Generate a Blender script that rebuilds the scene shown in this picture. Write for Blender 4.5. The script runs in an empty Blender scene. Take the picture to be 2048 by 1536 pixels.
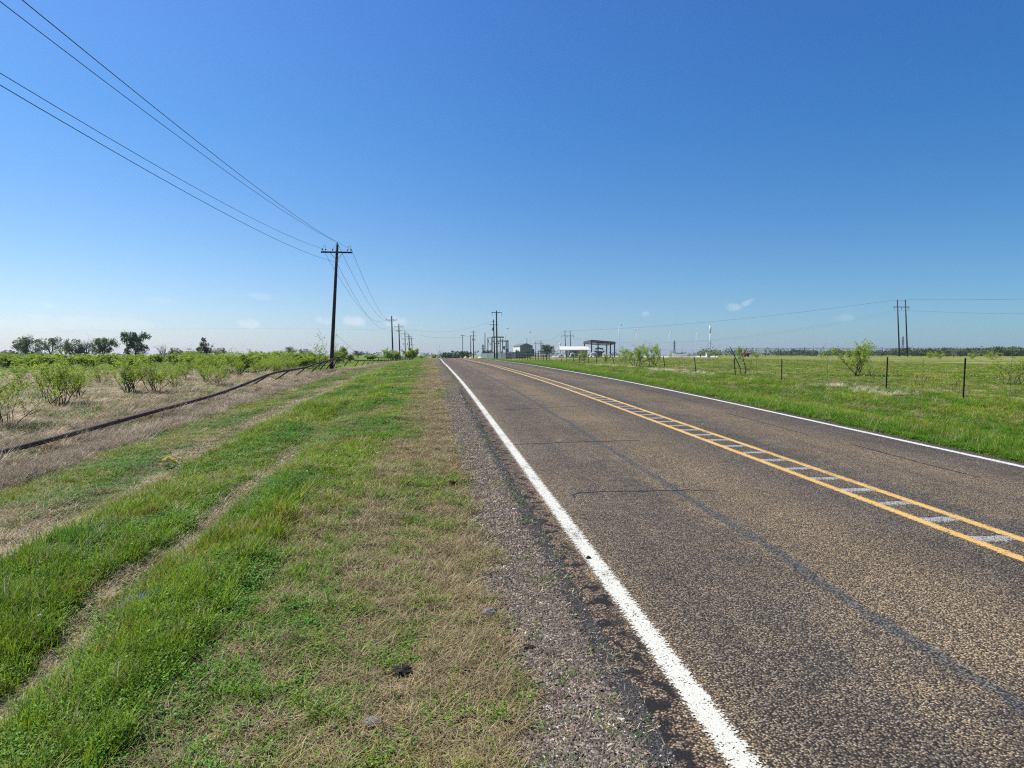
import bpy, math, random
import numpy as np
from mathutils import Vector, Matrix, noise as mn, Euler
R = math.radians
rnd = random.Random(7)
S = bpy.context.scene
COL = S.collection

# ------------------------------------------------------------------ camera
F = 1420.0                      # focal length in pixels of the 2048 px wide photograph
CAMZ = 1.6
YAW, PITCH = R(6.59), R(2.34)
cam = bpy.data.objects.new('camera', bpy.data.cameras.new('camera'))
COL.objects.link(cam); S.camera = cam
cam.location = (0, 0, CAMZ)
cam.rotation_euler = (R(90) - PITCH, 0, -YAW)
cam.data.sensor_width = 36; cam.data.lens = 36 * F / 2048
cam.data.clip_end = 20000; cam.data.clip_start = 0.05
CR = Euler((R(90) - PITCH, 0, -YAW)).to_matrix()
def ray(x, y):
    return CR @ Vector(((x - 1024) / F, (768 - y) / F, -1.0))
def at(x, y, d):
    """world point seen at photo pixel x, y at camera depth d metres"""
    return Vector((0, 0, CAMZ)) + ray(x, y) * d
def depth(p):
    return -(CR.transposed() @ (Vector(p) - Vector((0, 0, CAMZ)))).z

# ------------------------------------------------------------------ terrain functions
def interp(kn):
    xs = [k[0] for k in kn]; ys = [k[1] for k in kn]; n = len(xs)
    ms = []
    for i in range(n):
        if i == 0: ms.append((ys[1] - ys[0]) / (xs[1] - xs[0]))
        elif i == n - 1: ms.append((ys[-1] - ys[-2]) / (xs[-1] - xs[-2]))
        else:
            a = (ys[i] - ys[i-1]) / (xs[i] - xs[i-1]); b = (ys[i+1] - ys[i]) / (xs[i+1] - xs[i])
            ms.append(0 if a * b <= 0 else 2 * a * b / (a + b))
    def f(x):
        if x <= xs[0]: return ys[0]
        if x >= xs[-1]: return ys[-1]
        lo = 0
        while xs[lo + 1] < x: lo += 1
        h = xs[lo+1] - xs[lo]; t = (x - xs[lo]) / h
        return ((2*t**3 - 3*t*t + 1) * ys[lo] + (t**3 - 2*t*t + t) * h * ms[lo]
                + (-2*t**3 + 3*t*t) * ys[lo+1] + (t**3 - t*t) * h * ms[lo+1])
    return f
road_z = interp([(-40, -1.0), (0, 0), (10, .254), (20, .49), (28, .63), (40, .77), (57, .91), (99, 1.0),
                 (160, .86), (231, .52), (270, .1), (350, -1.0), (500, -1.6)])
road_dx = interp([(60, 0), (100, .35), (231, 1.7), (600, 8)])
f_left = interp([(-40, -1.2), (0, -.45), (20, .03), (40, .3), (60, .46), (100, .55), (200, .7), (400, .9), (1000, .8), (4000, -6)])
f_right = interp([(-40, -1.1), (0, -.4), (20, .1), (27, .27), (35, .38), (46, .45), (66, .58), (100, .75), (160, 1.0),
                  (300, 1.08), (600, 1.0), (1500, .6), (4000, -6)])
cross = interp([(-10, -.47), (-8.4, -.58), (-7.2, -.66), (-6.3, -.6), (-5.2, -.52), (-4.1, -.42), (-3.2, -.27), (-2.1, -.2), (-1.2, -.09), (.25, -.03), (.95, -.012),
                (1.2, -.07), (7.4, -.07), (7.62, -.012), (8.2, -.06), (9.5, -.22), (11.5, -.40), (14, -.40), (17, -.36)])
def sm(a, b, x):
    t = min(1, max(0, (x - a) / (b - a))); return t * t * (3 - 2 * t)
def gz(X, Y, micro=True):
    x = X - road_dx(Y)
    z = road_z(Y) + cross(min(17, max(-10, x)))
    if x < -5: z += .12 * math.exp(-((Y - 57) / 9) ** 2) * sm(-5, -7, x)
    if x < -10: z = z + (f_left(Y) - z) * sm(-10, -18, x)
    if x > 17: z = z + (f_right(Y) - z) * sm(17, 30, x)
    if micro and (x < .5 or x > 7.7):
        k = sm(.5, -.4, x) if x < 4 else sm(7.7, 8.6, x)
        n = mn.noise(Vector((X * .9, Y * .6, 3.1))) * .05 + mn.noise(Vector((X * 3, Y * 2.4, 9))) * .022
        n += mn.noise(Vector((X * 9, Y * 8, 5))) * .008
        if Y > 40: n *= 1.2
        if x < 4:
            n -= .05 * math.exp(-((x + 2.1 + .1 * mn.noise(Vector((Y * .4, 0, 1)))) / .17) ** 2)
            n -= .04 * math.exp(-((x + 4.0) / .3) ** 2)
            n += .05 * math.exp(-((x + 1.55) / .35) ** 2) + .05 * math.exp(-((x + 2.9) / .45) ** 2)
            if x < -6: n += .07 * (mn.noise(Vector((X * .7, Y * .5, 20))) + .25) * sm(-6, -7, x) * (1 if x < -8.2 else .5)
        if abs(X) > 60 or Y > 150:
            n += mn.noise(Vector((X * .004, Y * .004, 0))) * .35 * sm(150, 500, max(abs(X) * 1.5, Y))
        z += n * k
    return z

# ------------------------------------------------------------------ helpers
def tag(o, label=None, cat=None, group=None, kind=None):
    if label: o['label'] = label
    if cat: o['category'] = cat
    if group: o['group'] = group
    if kind: o['kind'] = kind
    return o
def empty(name, loc, label, cat, group=None, rz=0.0):
    o = bpy.data.objects.new(name, None); COL.objects.link(o)
    o.location = loc; o.rotation_euler = (0, 0, rz); o.empty_display_size = .3
    return tag(o, label, cat, group)
class MB:
    def __init__(s): s.v = []; s.f = []; s.c = []
    def quad(s, a, b, c, d):
        i = len(s.v); s.v += [a, b, c, d]; s.f.append((i, i+1, i+2, i+3))
    def tri(s, a, b, c):
        i = len(s.v); s.v += [a, b, c]; s.f.append((i, i+1, i+2))
    def box(s, c, d, rz=0.0, M=None):
        i = len(s.v); cx, cy, cz = c; dx, dy, dz = d[0] / 2, d[1] / 2, d[2] / 2
        cs, sn = math.cos(rz), math.sin(rz)
        for z in (-dz, dz):
            for x, y in ((-dx, -dy), (dx, -dy), (dx, dy), (-dx, dy)):
                p = Vector((cx + x * cs - y * sn, cy + x * sn + y * cs, cz + z))
                s.v.append(tuple(M @ p) if M else tuple(p))
        s.f += [(i+3, i+2, i+1, i), (i+4, i+5, i+6, i+7)] + [(i+k, i+(k+1) % 4, i+4+(k+1) % 4, i+4+k) for k in range(4)]
    def tube(s, pts, rad, n=6, cap=True):
        pts = [Vector(p) for p in pts]; m = len(pts)
        if not isinstance(rad, (list, tuple)): rad = [rad] * m
        base = len(s.v)
        for k, p in enumerate(pts):
            t = (pts[min(k+1, m-1)] - pts[max(k-1, 0)])
            t = t.normalized() if t.length > 1e-9 else Vector((0, 0, 1))
            ref = Vector((0, 0, 1)) if abs(t.z) < .95 else Vector((1, 0, 0))
            u = t.cross(ref).normalized(); w = u.cross(t)
            for j in range(n):
                a = 2 * math.pi * j / n
                s.v.append(tuple(p + (u * math.cos(a) + w * math.sin(a)) * rad[k]))
        for k in range(m - 1):
            for j in range(n):
                a = base + k * n + j; b = base + k * n + (j + 1) % n
                s.f.append((a, b, b + n, a + n))
        if cap:
            s.f.append(tuple(base + j for j in range(n))[::-1]); s.f.append(tuple(base + (m-1) * n + j for j in range(n)))
    def leaf(s, p, d, l, w, up=None):
        d = Vector(d).normalized()
        ref = up or Vector((rnd.gauss(0, 1), rnd.gauss(0, 1), rnd.gauss(0, 1)))
        q = d.cross(ref)
        if q.length < 1e-5: q = d.orthogonal()
        q.normalize(); p = Vector(p); i = len(s.v)
        s.v += [tuple(p), tuple(p + d * l * .5 + q * w * .5), tuple(p + d * l), tuple(p + d * l * .5 - q * w * .5)]
        s.f.append((i, i+1, i+2, i+3))
    def mesh(s, name, mat, smooth=False):
        me = bpy.data.meshes.new(name); me.from_pydata([tuple(v) for v in s.v], [], s.f)
        if mat: me.materials.append(mat)
        if smooth: me.polygons.foreach_set('use_smooth', [True] * len(me.polygons))
        me.update(); return me
    def build(s, name, mat, parent=None, smooth=False):
        o = bpy.data.objects.new(name, s.mesh(name, mat, smooth)); COL.objects.link(o)
        if parent: o.parent = parent
        return o
def copy_tree(o, parent=None):
    c = o.copy(); COL.objects.link(c)
    if parent: c.parent = parent
    for ch in o.children: copy_tree(ch, c)
    return c

# ------------------------------------------------------------------ materials
class NT:
    def __init__(s, nt): s.t = nt; s.n = nt.nodes; s.n.clear()
    def new(s, typ, **kw):
        nd = s.n.new(typ)
        for k, v in kw.items():
            if hasattr(nd, k): setattr(nd, k, v)
        return nd
    def link(s, a, b): s.t.links.new(a, b)
    def setin(s, sock, v):
        if isinstance(v, bpy.types.NodeSocket): s.link(v, sock)
        else: sock.default_value = v
    def math(s, op, a, b=None, c=None, clamp=False):
        nd = s.n.new('ShaderNodeMath'); nd.operation = op; nd.use_clamp = clamp
        s.setin(nd.inputs[0], a)
        if b is not None: s.setin(nd.inputs[1], b)
        if c is not None: s.setin(nd.inputs[2], c)
        return nd.outputs[0]
    def mix(s, fac, a, b, mode='MIX'):
        nd = s.n.new('ShaderNodeMix'); nd.data_type = 'RGBA'; nd.blend_type = mode
        s.setin(nd.inputs[0], fac)
        for i, v in ((6, a), (7, b)):
            if isinstance(v, tuple) and len(v) == 3: v = v + (1,)
            s.setin(nd.inputs[i], v)
        return nd.outputs[2]
    def noise(s, vec, scale, detail=3, rough=.6, dims='3D'):
        nd = s.n.new('ShaderNodeTexNoise'); nd.noise_dimensions = dims
        s.link(vec, nd.inputs['Vector']); nd.inputs['Scale'].default_value = scale
        nd.inputs['Detail'].default_value = detail; nd.inputs['Roughness'].default_value = rough
        return nd.outputs[0]
    def ramp(s, fac, stops, mode='LINEAR'):
        nd = s.n.new('ShaderNodeValToRGB'); s.link(fac, nd.inputs[0]); cr = nd.color_ramp; cr.interpolation = mode
        while len(cr.elements) < len(stops): cr.elements.new(.5)
        for e, (p, c) in zip(cr.elements, stops):
            e.position = p; e.color = (c, c, c, 1) if isinstance(c, (int, float)) else tuple(c) + (1,)
        return nd.outputs[0]
    def smooth(s, x, a, b):
        nd = s.n.new('ShaderNodeMapRange'); nd.interpolation_type = 'SMOOTHSTEP'
        s.setin(nd.inputs[0], x); nd.inputs[1].default_value = a; nd.inputs[2].default_value = b
        return nd.outputs[0]
def newmat(name):
    m = bpy.data.materials.new(name); m.use_nodes = True
    t = NT(m.node_tree); out = t.new('ShaderNodeOutputMaterial')
    return m, t, out
def principled(t, out, col, rough=.7, metal=0.0, spec=.3):
    b = t.new('ShaderNodeBsdfPrincipled')
    t.setin(b.inputs['Base Color'], col + (1,) if isinstance(col, tuple) else col)
    t.setin(b.inputs['Roughness'], rough); b.inputs['Metallic'].default_value = metal
    b.inputs['Specular IOR Level'].default_value = spec
    t.link(b.outputs[0], out.inputs[0]); return b
def bump(t, bs, h, strength, dist):
    bp = t.new('ShaderNodeBump'); bp.inputs['Strength'].default_value = strength; bp.inputs['Distance'].default_value = dist
    t.link(h, bp.inputs['Height']); t.link(bp.outputs[0], bs.inputs['Normal'])
def basic(name, col, rough=.7, metal=0.0, var=.25, scale=6.0, bmp=0.0, spec=.3, dirt=None):
    """painted / weathered surface with noise-driven tone"""
    m, t, out = newmat(name)
    tc = t.new('ShaderNodeTexCoord').outputs['Object']
    n = t.noise(tc, scale, 4); n2 = t.noise(tc, scale * 7, 3)
    lo = tuple(c * (1 - var) for c in col); hi = tuple(min(1, c * (1 + var)) for c in col)
    c = t.mix(t.smooth(n, .3, .7), lo, hi)
    if dirt: c = t.mix(t.math('MULTIPLY', t.smooth(n2, .5, .72), .7), c, dirt)
    b = principled(t, out, c, rough, metal, spec)
    if bmp: bump(t, b, n2, bmp, .02)
    return m
def leafmat(name, col, var=.3, transl=.35, scale=1.3, attr=False, rough=.6):
    m, t, out = newmat(name)
    if attr:
        a = t.new('ShaderNodeAttribute', attribute_type='INSTANCER', attribute_name='tint').outputs[0]
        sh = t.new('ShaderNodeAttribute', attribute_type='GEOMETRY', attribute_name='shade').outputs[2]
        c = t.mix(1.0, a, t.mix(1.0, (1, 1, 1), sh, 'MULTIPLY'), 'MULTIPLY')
    else:
        tc = t.new('ShaderNodeTexCoord').outputs['Object']
        n = t.noise(tc, scale, 3)
        n2 = t.noise(tc, scale * 9, 1)
        c = t.mix(t.smooth(n, .3, .7), tuple(x * (1 - var) for x in col), tuple(x * (1 + var) for x in col))
        c = t.mix(t.smooth(n2, .35, .65), c, tuple(min(1, x * 1.25) for x in (col[0] * 1.15, col[1], col[2])))
    b = t.new('ShaderNodeBsdfPrincipled'); t.link(c, b.inputs['Base Color']); b.inputs['Roughness'].default_value = rough
    b.inputs['Specular IOR Level'].default_value = .25
    tr = t.new('ShaderNodeBsdfTranslucent'); t.link(c, tr.inputs[0])
    mx = t.new('ShaderNodeMixShader'); mx.inputs[0].default_value = transl
    t.link(b.outputs[0], mx.inputs[1]); t.link(tr.outputs[0], mx.inputs[2]); t.link(mx.outputs[0], out.inputs[0])
    return m

M = {}
M['grass'] = leafmat('grass_blades', None, attr=True, transl=.35)
M['dry'] = leafmat('dry_blades', None, attr=True, transl=.2)
M['mesquite'] = leafmat('mesquite_leaves', (.27, .38, .05), .22, .5)
M['mesquite_dk'] = leafmat('mesquite_leaves_far', (.23, .32, .045), .25, .45)
M['oak'] = leafmat('oak_leaves', (.062, .112, .028), .3, .4, .8)
M['juniper'] = leafmat('juniper_leaves', (.05, .105, .03), .3, .25, 1.2)
M['juniper_brown'] = leafmat('juniper_leaves_brown', (.085, .085, .035), .3, .25, 1.2)
M['grey_leaf'] = leafmat('grey_green_leaves', (.10, .125, .06), .3, .35, .9)
M['far_leaf'] = leafmat('far_leaves', (.075, .13, .04), .4, .25, .03)
M['bark'] = basic('bark', (.10, .08, .065), .9, var=.4, scale=9, bmp=.5)
M['stem'] = basic('mesquite_bark', (.07, .05, .038), .9, var=.35, scale=14)
M['deadwood'] = basic('dead_wood', (.24, .2, .17), .85, var=.35, scale=10, bmp=.3)
M['char'] = basic('charred_wood', (.035, .03, .028), .85, var=.4, scale=12, dirt=(.2, .18, .16))
M['pole'] = basic('creosote_pole', (.040, .034, .030), .85, var=.35, scale=3, bmp=.3)
M['pole_grey'] = basic('weathered_pole', (.11, .10, .09), .85, var=.3, scale=3, bmp=.3)
M['rust'] = basic('rusted_pipe', (.085, .052, .04), .75, .0, var=.5, scale=7, bmp=.3, dirt=(.17, .085, .05))
M['tpost'] = basic('tpost_paint', (.035, .04, .035), .6, .3, var=.3, scale=10, dirt=(.1, .07, .05))
M['wire'] = basic('wire_metal', (.16, .16, .16), .5, .6)
M['cond'] = basic('conductor', (.05, .055, .06), .5, .4)
M['glassy'] = basic('insulator_glaze', (.10, .08, .075), .2, 0, spec=.6)
M['steel'] = basic('galvanised_steel', (.28, .30, .31), .45, .5, var=.15)
M['darksteel'] = basic('dark_steel', (.06, .075, .075), .5, .4, var=.2)
M['white'] = basic('white_paint', (.62, .63, .62), .5, 0, var=.04, scale=2, dirt=(.6, .58, .53))
M['whiteroof'] = basic('white_roof', (.62, .61, .57), .5, 0, var=.05)
M['greywall'] = basic('grey_siding', (.22, .24, .25), .6, .2, var=.08)
M['brickwall'] = basic('tan_wall', (.22, .18, .15), .8, 0, var=.25, scale=4)
M['greyroof'] = basic('grey_roof', (.14, .16, .16), .55, .3, var=.1)
M['corr'] = basic('corrugated_fence', (.20, .24, .24), .55, .3, var=.15, scale=1.5)
M['yard'] = basic('yard_gravel', (.5, .46, .4), .95, 0, var=.2, scale=.5)
M['sand'] = basic('sand_pile', (.5, .40, .27), .95, 0, var=.15, scale=2, bmp=.5)
M['limestone'] = basic('white_caliche', (.62, .58, .5), .95, 0, var=.1, scale=2, bmp=.5)
M['red'] = basic('red_paint', (.25, .05, .03), .6, 0, var=.2)
M['dirtclod'] = basic('black_clod', (.03, .026, .022), .95, 0, var=.4, scale=40, bmp=.8)
M['rock'] = basic('pale_rock', (.21, .195, .165), .9, 0, var=.2, scale=30, bmp=.5)
M['pebble'] = leafmat('pebbles', None, attr=True, transl=0, rough=.8)
M['glass'] = basic('window_glass', (.03, .04, .05), .1, 0, spec=.8)
M['orange'] = basic('orange_plastic', (.8, .15, .03), .5)

# ------------------------------------------------------------------ ground zones
def nz(x, y, s, o=0.0): return mn.noise(Vector((x * s, y * s * .8, o)))
SOIL = (.165, .125, .085); TAN = (.42, .34, .215); BRN = (.26, .205, .145); GRN = (.12, .25, .008); GRN2 = (.185, .30, .010); DKG = (.09, .16, .016)
def lerp3(a, b, t): return tuple(x + (y - x) * t for x, y in zip(a, b))
def zone(X, Y):
    """-> (green 0..1, dry 0..1, kind, height, greencolour)   kind: v verge, f dry field, b brown bank, g gravel, p pasture"""
    x = X - road_dx(Y) if Y > 60 else X
    n1 = nz(X, Y * .45, .9, 1); n2 = nz(X, Y, 3.1, 2); n3 = nz(X, Y * .5, .35, 7)
    w = .18 * nz(X, Y, .8, 11)
    if 0.95 <= x <= 7.62: return (0, 0, 'r', 0, GRN)
    if .40 + .16 * n2 + .12 * n1 <= x < .95: return (.04, .06, 'g', .4, GRN)
    if x < .95:
        xs = x + w
        if xs > -.62:    # brown strip beside the gravel
            g = .20 + .9 * n1 + .5 * n2 + .35 * sm(.1, -.62, xs) - .1; return (max(.05, min(.7, g)), .9, 'v', .55, lerp3(GRN2, (.20, .19, .03), .4))
        if xs > -1.25:
            near = sm(9, 3.5, Y)
            g = (.85 - .60 * near) + 1.2 * n1 + .6 * n2; return (max(.08, min(1, g)), .7, 'v', .8, GRN)
        if xs > -1.97: return (max(.25, min(1, .92 + .9 * n1 + .4 * n2)), .4, 'v', 1.0 + .8 * max(-.4, n3), GRN if n3 < .1 else GRN2)
        if xs > -2.27: return (max(.0, .15 + .6 * n2 + .5 * n3 + .8 * sm(8, 14, Y)), .8, 'v', .5, GRN2)
        if xs > -3.45: return (max(.25, min(1, .92 + .9 * n1)), .35, 'v', 1.1 + .9 * max(-.3, n3 * 1.6), GRN2 if n1 < .12 else GRN)
        if xs > -4.45: return (max(.0, min(1, .32 + 1.0 * n1 + .4 * n2)), .7, 'v', .5, DKG)
        if xs > -6.1: return (max(.05, min(.95, .66 + 1.1 * n1)), .6, 'v', .75, lerp3(GRN, DKG, .55))
        if xs > -8.0: return (max(.0, min(.8, .2 + 1.1 * n1 + .5 * n3)), .9, 'b', 1.0, DKG)
        far = max(sm(44, 62, Y + 5 * n1), sm(-24, -34, x + 5 * n1))
        g = .10 + .75 * max(0, n1) + far * .8
        return (min(1, g), 1 - far, 'f' if far < .55 else 'p', 1.0, lerp3(GRN, DKG, .4))
    if x < 17.0 + .8 * n1:
        if x < 9.6: return (max(.4, min(1, .95 + .5 * n1)), .2, 'v', 1.7 if x > 7.9 else .9, GRN)
        g = .78 + 1.0 * n1 + .4 * n2 - .22 * sm(45, 15, Y) * sm(10, 11.5, x); return (max(.2, min(1, g)), .55, 'v', 1.3, GRN if n3 > -.1 else lerp3(GRN, DKG, .4))
    return (max(.3, min(1, .80 + .9 * n1 + .5 * n3)), .35, 'p', 1.3, lerp3(GRN2, (.13, .18, .02), max(0, min(1, .45 + 1.6 * n3))))

def zone_col(X, Y):
    g, d, k, h, gc = zone(X, Y)
    if k == 'r': return (.12, .10, .08)
    if k == 'g': return (.12, .10, .08)
    if k == 'v': base = lerp3(SOIL, lerp3(SOIL, TAN, .6), d)
    elif k == 'b': base = lerp3(BRN, TAN, .15)
    elif k == 'f': base = lerp3(BRN, TAN, .75)
    else: base = lerp3(BRN, TAN, .3)
    f = .75 if k != 'p' else .95
    c = lerp3(base, tuple(x * .8 for x in gc), g * f)
    return c

# ------------------------------------------------------------------ ground sheet
def lines(segs):
    out = []
    for a, b, s in segs:
        n = max(1, round((b - a) / s)); out += [a + (b - a) * i / n for i in range(n)]
    out.append(segs[-1][1]); return out
gx = lines([(-5000, -1000, 800), (-1000, -200, 100), (-200, -60, 14), (-60, -20, 2), (-20, -9, .5), (-9, -5, .16), (-5, .9, .08), (.9, 1.3, .1), (1.3, 7.3, 3),
            (7.3, 9.5, .12), (9.5, 18, .35), (18, 40, 1.5), (40, 200, 10), (200, 1000, 80), (1000, 5000, 800)])
gy = lines([(-40, 0, 5), (0, 2, .5), (2, 9, .08), (9, 20, .2), (20, 50, .6), (50, 120, 1.6), (120, 320, 6), (320, 1000, 40), (1000, 5000, 400)])
verts = []; cols = []
for y in gy:
    for x in gx:
        X = x + road_dx(y) * sm(60, 22, abs(x))
        verts.append((X, y, gz(X, y))); cols.append(zone_col(X, y))
nx = len(gx)
faces = [(j * nx + i, j * nx + i + 1, (j + 1) * nx + i + 1, (j + 1) * nx + i) for j in range(len(gy) - 1) for i in range(nx - 1)]
me = bpy.data.meshes.new('ground'); me.from_pydata(verts, [], faces)
ca = me.color_attributes.new('Col', 'FLOAT_COLOR', 'POINT')
ca.data.foreach_set('color', np.array([c + (1,) for c in cols], dtype=np.float32).ravel())
me.polygons.foreach_set('use_smooth', [True] * len(me.polygons))
ground = bpy.data.objects.new('ground', me); COL.objects.link(ground); tag(ground, kind='structure')
m, t, out = newmat('ground_soil_and_turf')
tc = t.new('ShaderNodeTexCoord').outputs['Object']
vc = t.new('ShaderNodeVertexColor', layer_name='Col').outputs[0]
nA = t.noise(tc, 3.0, 5, .65); nB = t.noise(tc, 45.0, 4, .7); nC = t.noise(tc, .15, 4)
c = t.mix(1.0, vc, t.ramp(nA, [(.3, .62), (.7, 1.35)]), 'MULTIPLY')
c = t.mix(1.0, c, t.ramp(nB, [(.3, .35), (.5, .95), (.72, 1.7)]), 'MULTIPLY')
c = t.mix(1.0, c, t.ramp(t.noise(tc, .55, 5, .7), [(.35, .68), (.65, 1.3)]), 'MULTIPLY')
c = t.mix(t.smooth(nC, .4, .65), c, t.mix(1.0, c, (1.15, 1.0, .8), 'MULTIPLY'))
b = principled(t, out, c, .95, 0, .1); bump(t, b, nB, .9, .03)
me.materials.append(m)

# ------------------------------------------------------------------ road
RX = [.86, .95, 1.5, 2.5, 3.5, 4.3, 5.0, 6.0, 7.0, 7.6, 7.72]
def road_strip(name, xs, ys, dz, mat, edge=0.0, wob=0.0, drop=0.0):
    v = []; uv = []; f = []
    for y in ys:
        for i, x in enumerate(xs):
            w = 0
            if edge and i in (0, len(xs) - 1):
                w = edge * mn.noise(Vector((x * 7, y * 2.1, 0))) + edge * .6 * mn.noise(Vector((x * 7, y * 9, 4)))
            X = x + w + (wob * mn.noise(Vector((y * .25, x, 2))) if wob else 0)
            dd = -drop if (drop and i in (0, len(xs) - 1)) else 0
            v.append((X + road_dx(y), y, road_z(y) + dz + dd)); uv.append((X, y))
    n = len(xs)
    for j in range(len(ys) - 1):
        for i in range(n - 1): f.append((j*n+i, j*n+i+1, (j+1)*n+i+1, (j+1)*n+i))
    me = bpy.data.meshes.new(name); me.from_pydata(v, [], f); ul = me.uv_layers.new(name='UVMap')
    ul.data.foreach_set('uv', np.array([uv[l.vertex_index] for l in me.loops], dtype=np.float32).ravel())
    me.materials.append(mat); me.polygons.foreach_set('use_smooth', [True] * len(me.polygons))
    o = bpy.data.objects.new(name, me); COL.objects.link(o); tag(o, kind='structure'); return o
RY = lines([(-40, 1, 5), (1, 20, .15), (20, 100, .5), (100, 500, 4)])

def chips(t, uvn, scale=96.0):
    """aggregate chips: (colour 0..1 per chip, gap distance, small variation)"""
    vo = t.new('ShaderNodeTexVoronoi', voronoi_dimensions='2D', feature='F1'); t.link(uvn, vo.inputs['Vector'])
    vo.inputs['Scale'].default_value = scale
    sp = t.new('ShaderNodeSeparateColor'); t.link(vo.outputs['Color'], sp.inputs[0])
    return sp.outputs[0], vo.outputs['Distance'], sp.outputs[1]
m, t, out = newmat('road_chip_seal')
uv = t.new('ShaderNodeUVMap').outputs[0]
sx = t.new('ShaderNodeSeparateXYZ'); t.link(uv, sx.inputs[0]); LX, LY = sx.outputs[0], sx.outputs[1]
r1, dist, r2 = chips(t, uv)
big = t.noise(uv, .55, 4, .6, '2D'); mid = t.noise(uv, 3.2, 4, .65, '2D')
# stretch noise along travel
mp = t.new('ShaderNodeMapping'); t.link(uv, mp.inputs[0]); mp.inputs['Scale'].default_value = (2.4, .22, 1)
strk = t.noise(mp.outputs[0], 1.0, 4, .6, '2D')
lx = t.math('ADD', LX, t.math('MULTIPLY', t.math('SUBTRACT', mid, .5), .5))
lx = t.math('ADD', lx, t.math('MULTIPLY', t.math('SUBTRACT', strk, .5), .5))
tanmask = t.ramp(t.math('DIVIDE', lx, 8.0), [(0, .95), (.145, .9), (.17, .45), (.22, .30), (.27, .35), (.32, .75), (.40, 1.0), (.45, .55), (.50, .22), (.56, .2),
                                            (.61, .12), (.66, .55), (.76, .85), (.81, .5), (.86, .12), (.93, .2)])
tm = t.math('ADD', tanmask, t.math('MULTIPLY', t.math('SUBTRACT', mid, .5), .9)); tm = t.math('ADD', tm, t.math('MULTIPLY', t.math('SUBTRACT', strk, .5), .8), clamp=True)
chipA = t.ramp(r1, [(0, (.05, .04, .03)), (.3, (.135, .10, .065)), (.6, (.27, .195, .112)), (.85, (.40, .29, .16)), (1, (.56, .45, .30))])
chipB = t.ramp(r1, [(0, (.026, .025, .025)), (.4, (.07, .062, .053)), (.75, (.15, .125, .095)), (1, (.30, .25, .185))])
c = t.mix(tm, chipB, chipA)
gap = t.smooth(dist, .30, .60)
c = t.mix(t.math('MULTIPLY', gap, .88), c, (.02, .019, .018))
c = t.mix(1.0, c, t.ramp(big, [(.3, .88), (.7, 1.12)]), 'MULTIPLY')
# tar-stained joint along the lane
jw = t.math('ADD', LX, t.math('MULTIPLY', t.math('SUBTRACT', t.noise(uv, .5, 3, .6, '2D'), .5), .16))
jd = t.math('ABSOLUTE', t.math('SUBTRACT', jw, 2.56))
jm = t.math('SUBTRACT', 1.0, t.smooth(t.math('ADD', jd, t.math('MULTIPLY', t.math('SUBTRACT', mid, .5), .10)), .032, .072))
c = t.mix(t.math('MULTIPLY', jm, .85), c, t.ramp(r1, [(0, (.02, .019, .018)), (.5, (.058, .056, .053)), (1, (.15, .145, .135))]))
# milled rumble cuts between the yellow lines
ph = t.math('FRACT', t.math('DIVIDE', t.math('ADD', LY, t.math('ADD', t.math('MULTIPLY', t.math('SUBTRACT', mid, .5), .10), t.math('MULTIPLY', r1, .03))), .61))
rm = t.math('MULTIPLY', t.smooth(ph, .32, .37), t.math('SUBTRACT', 1.0, t.smooth(ph, .62, .66)))
cx = t.math('ABSOLUTE', t.math('SUBTRACT', LX, 4.50))
rm = t.math('MULTIPLY', rm, t.math('SUBTRACT', 1.0, t.smooth(t.math('ADD', cx, t.math('MULTIPLY', t.math('SUBTRACT', r2, .5), .03)), .20, .235)))
cut = t.ramp(r1, [(0, (.13, .125, .115)), (.45, (.30, .29, .27)), (.8, (.46, .45, .425)), (1, (.62, .61, .58))])
cut = t.mix(t.math('MULTIPLY', gap, .6), cut, (.07, .065, .06))
rmc = t.math('MULTIPLY', rm, t.smooth(t.math('ADD', ph, t.math('MULTIPLY', r2, .1)), .38, .44))
c = t.mix(t.math('MULTIPLY', rm, t.smooth(ph, .585, .62)), t.mix(rmc, c, cut), (.02, .019, .018))
# outer edge: bare tar and loose orange chips, then fine black grit
em = t.math('SUBTRACT', 1.0, t.smooth(t.math('ADD', LX, t.math('MULTIPLY', t.math('SUBTRACT', mid, .5), .25)), 1.02, 1.12))
ec = t.ramp(r1, [(0, (.02, .018, .017)), (.35, (.06, .045, .035)), (.6, (.17, .118, .08)), (.85, (.29, .205, .135)), (1, (.38, .29, .20))])
ec = t.mix(t.smooth(t.noise(uv, 9, 3, .6, '2D'), .48, .60), ec, (.018, .017, .017))
ec = t.mix(t.math('MULTIPLY', gap, .85), ec, (.012, .011, .011))
c = t.mix(em, c, ec)
b = principled(t, out, c, .85, 0, .14)
ht = t.math('ADD', t.math('SUBTRACT', t.math('MULTIPLY', t.math('SUBTRACT', 1.0, dist), t.math('ADD', r2, .5)), t.math('MULTIPLY', rm, 1.6)), t.math('MULTIPLY', mid, .6))
bump(t, b, ht, .75, .006)
road = road_strip('road', RX, RY, 0.0, m, edge=.05, drop=.05)

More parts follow.
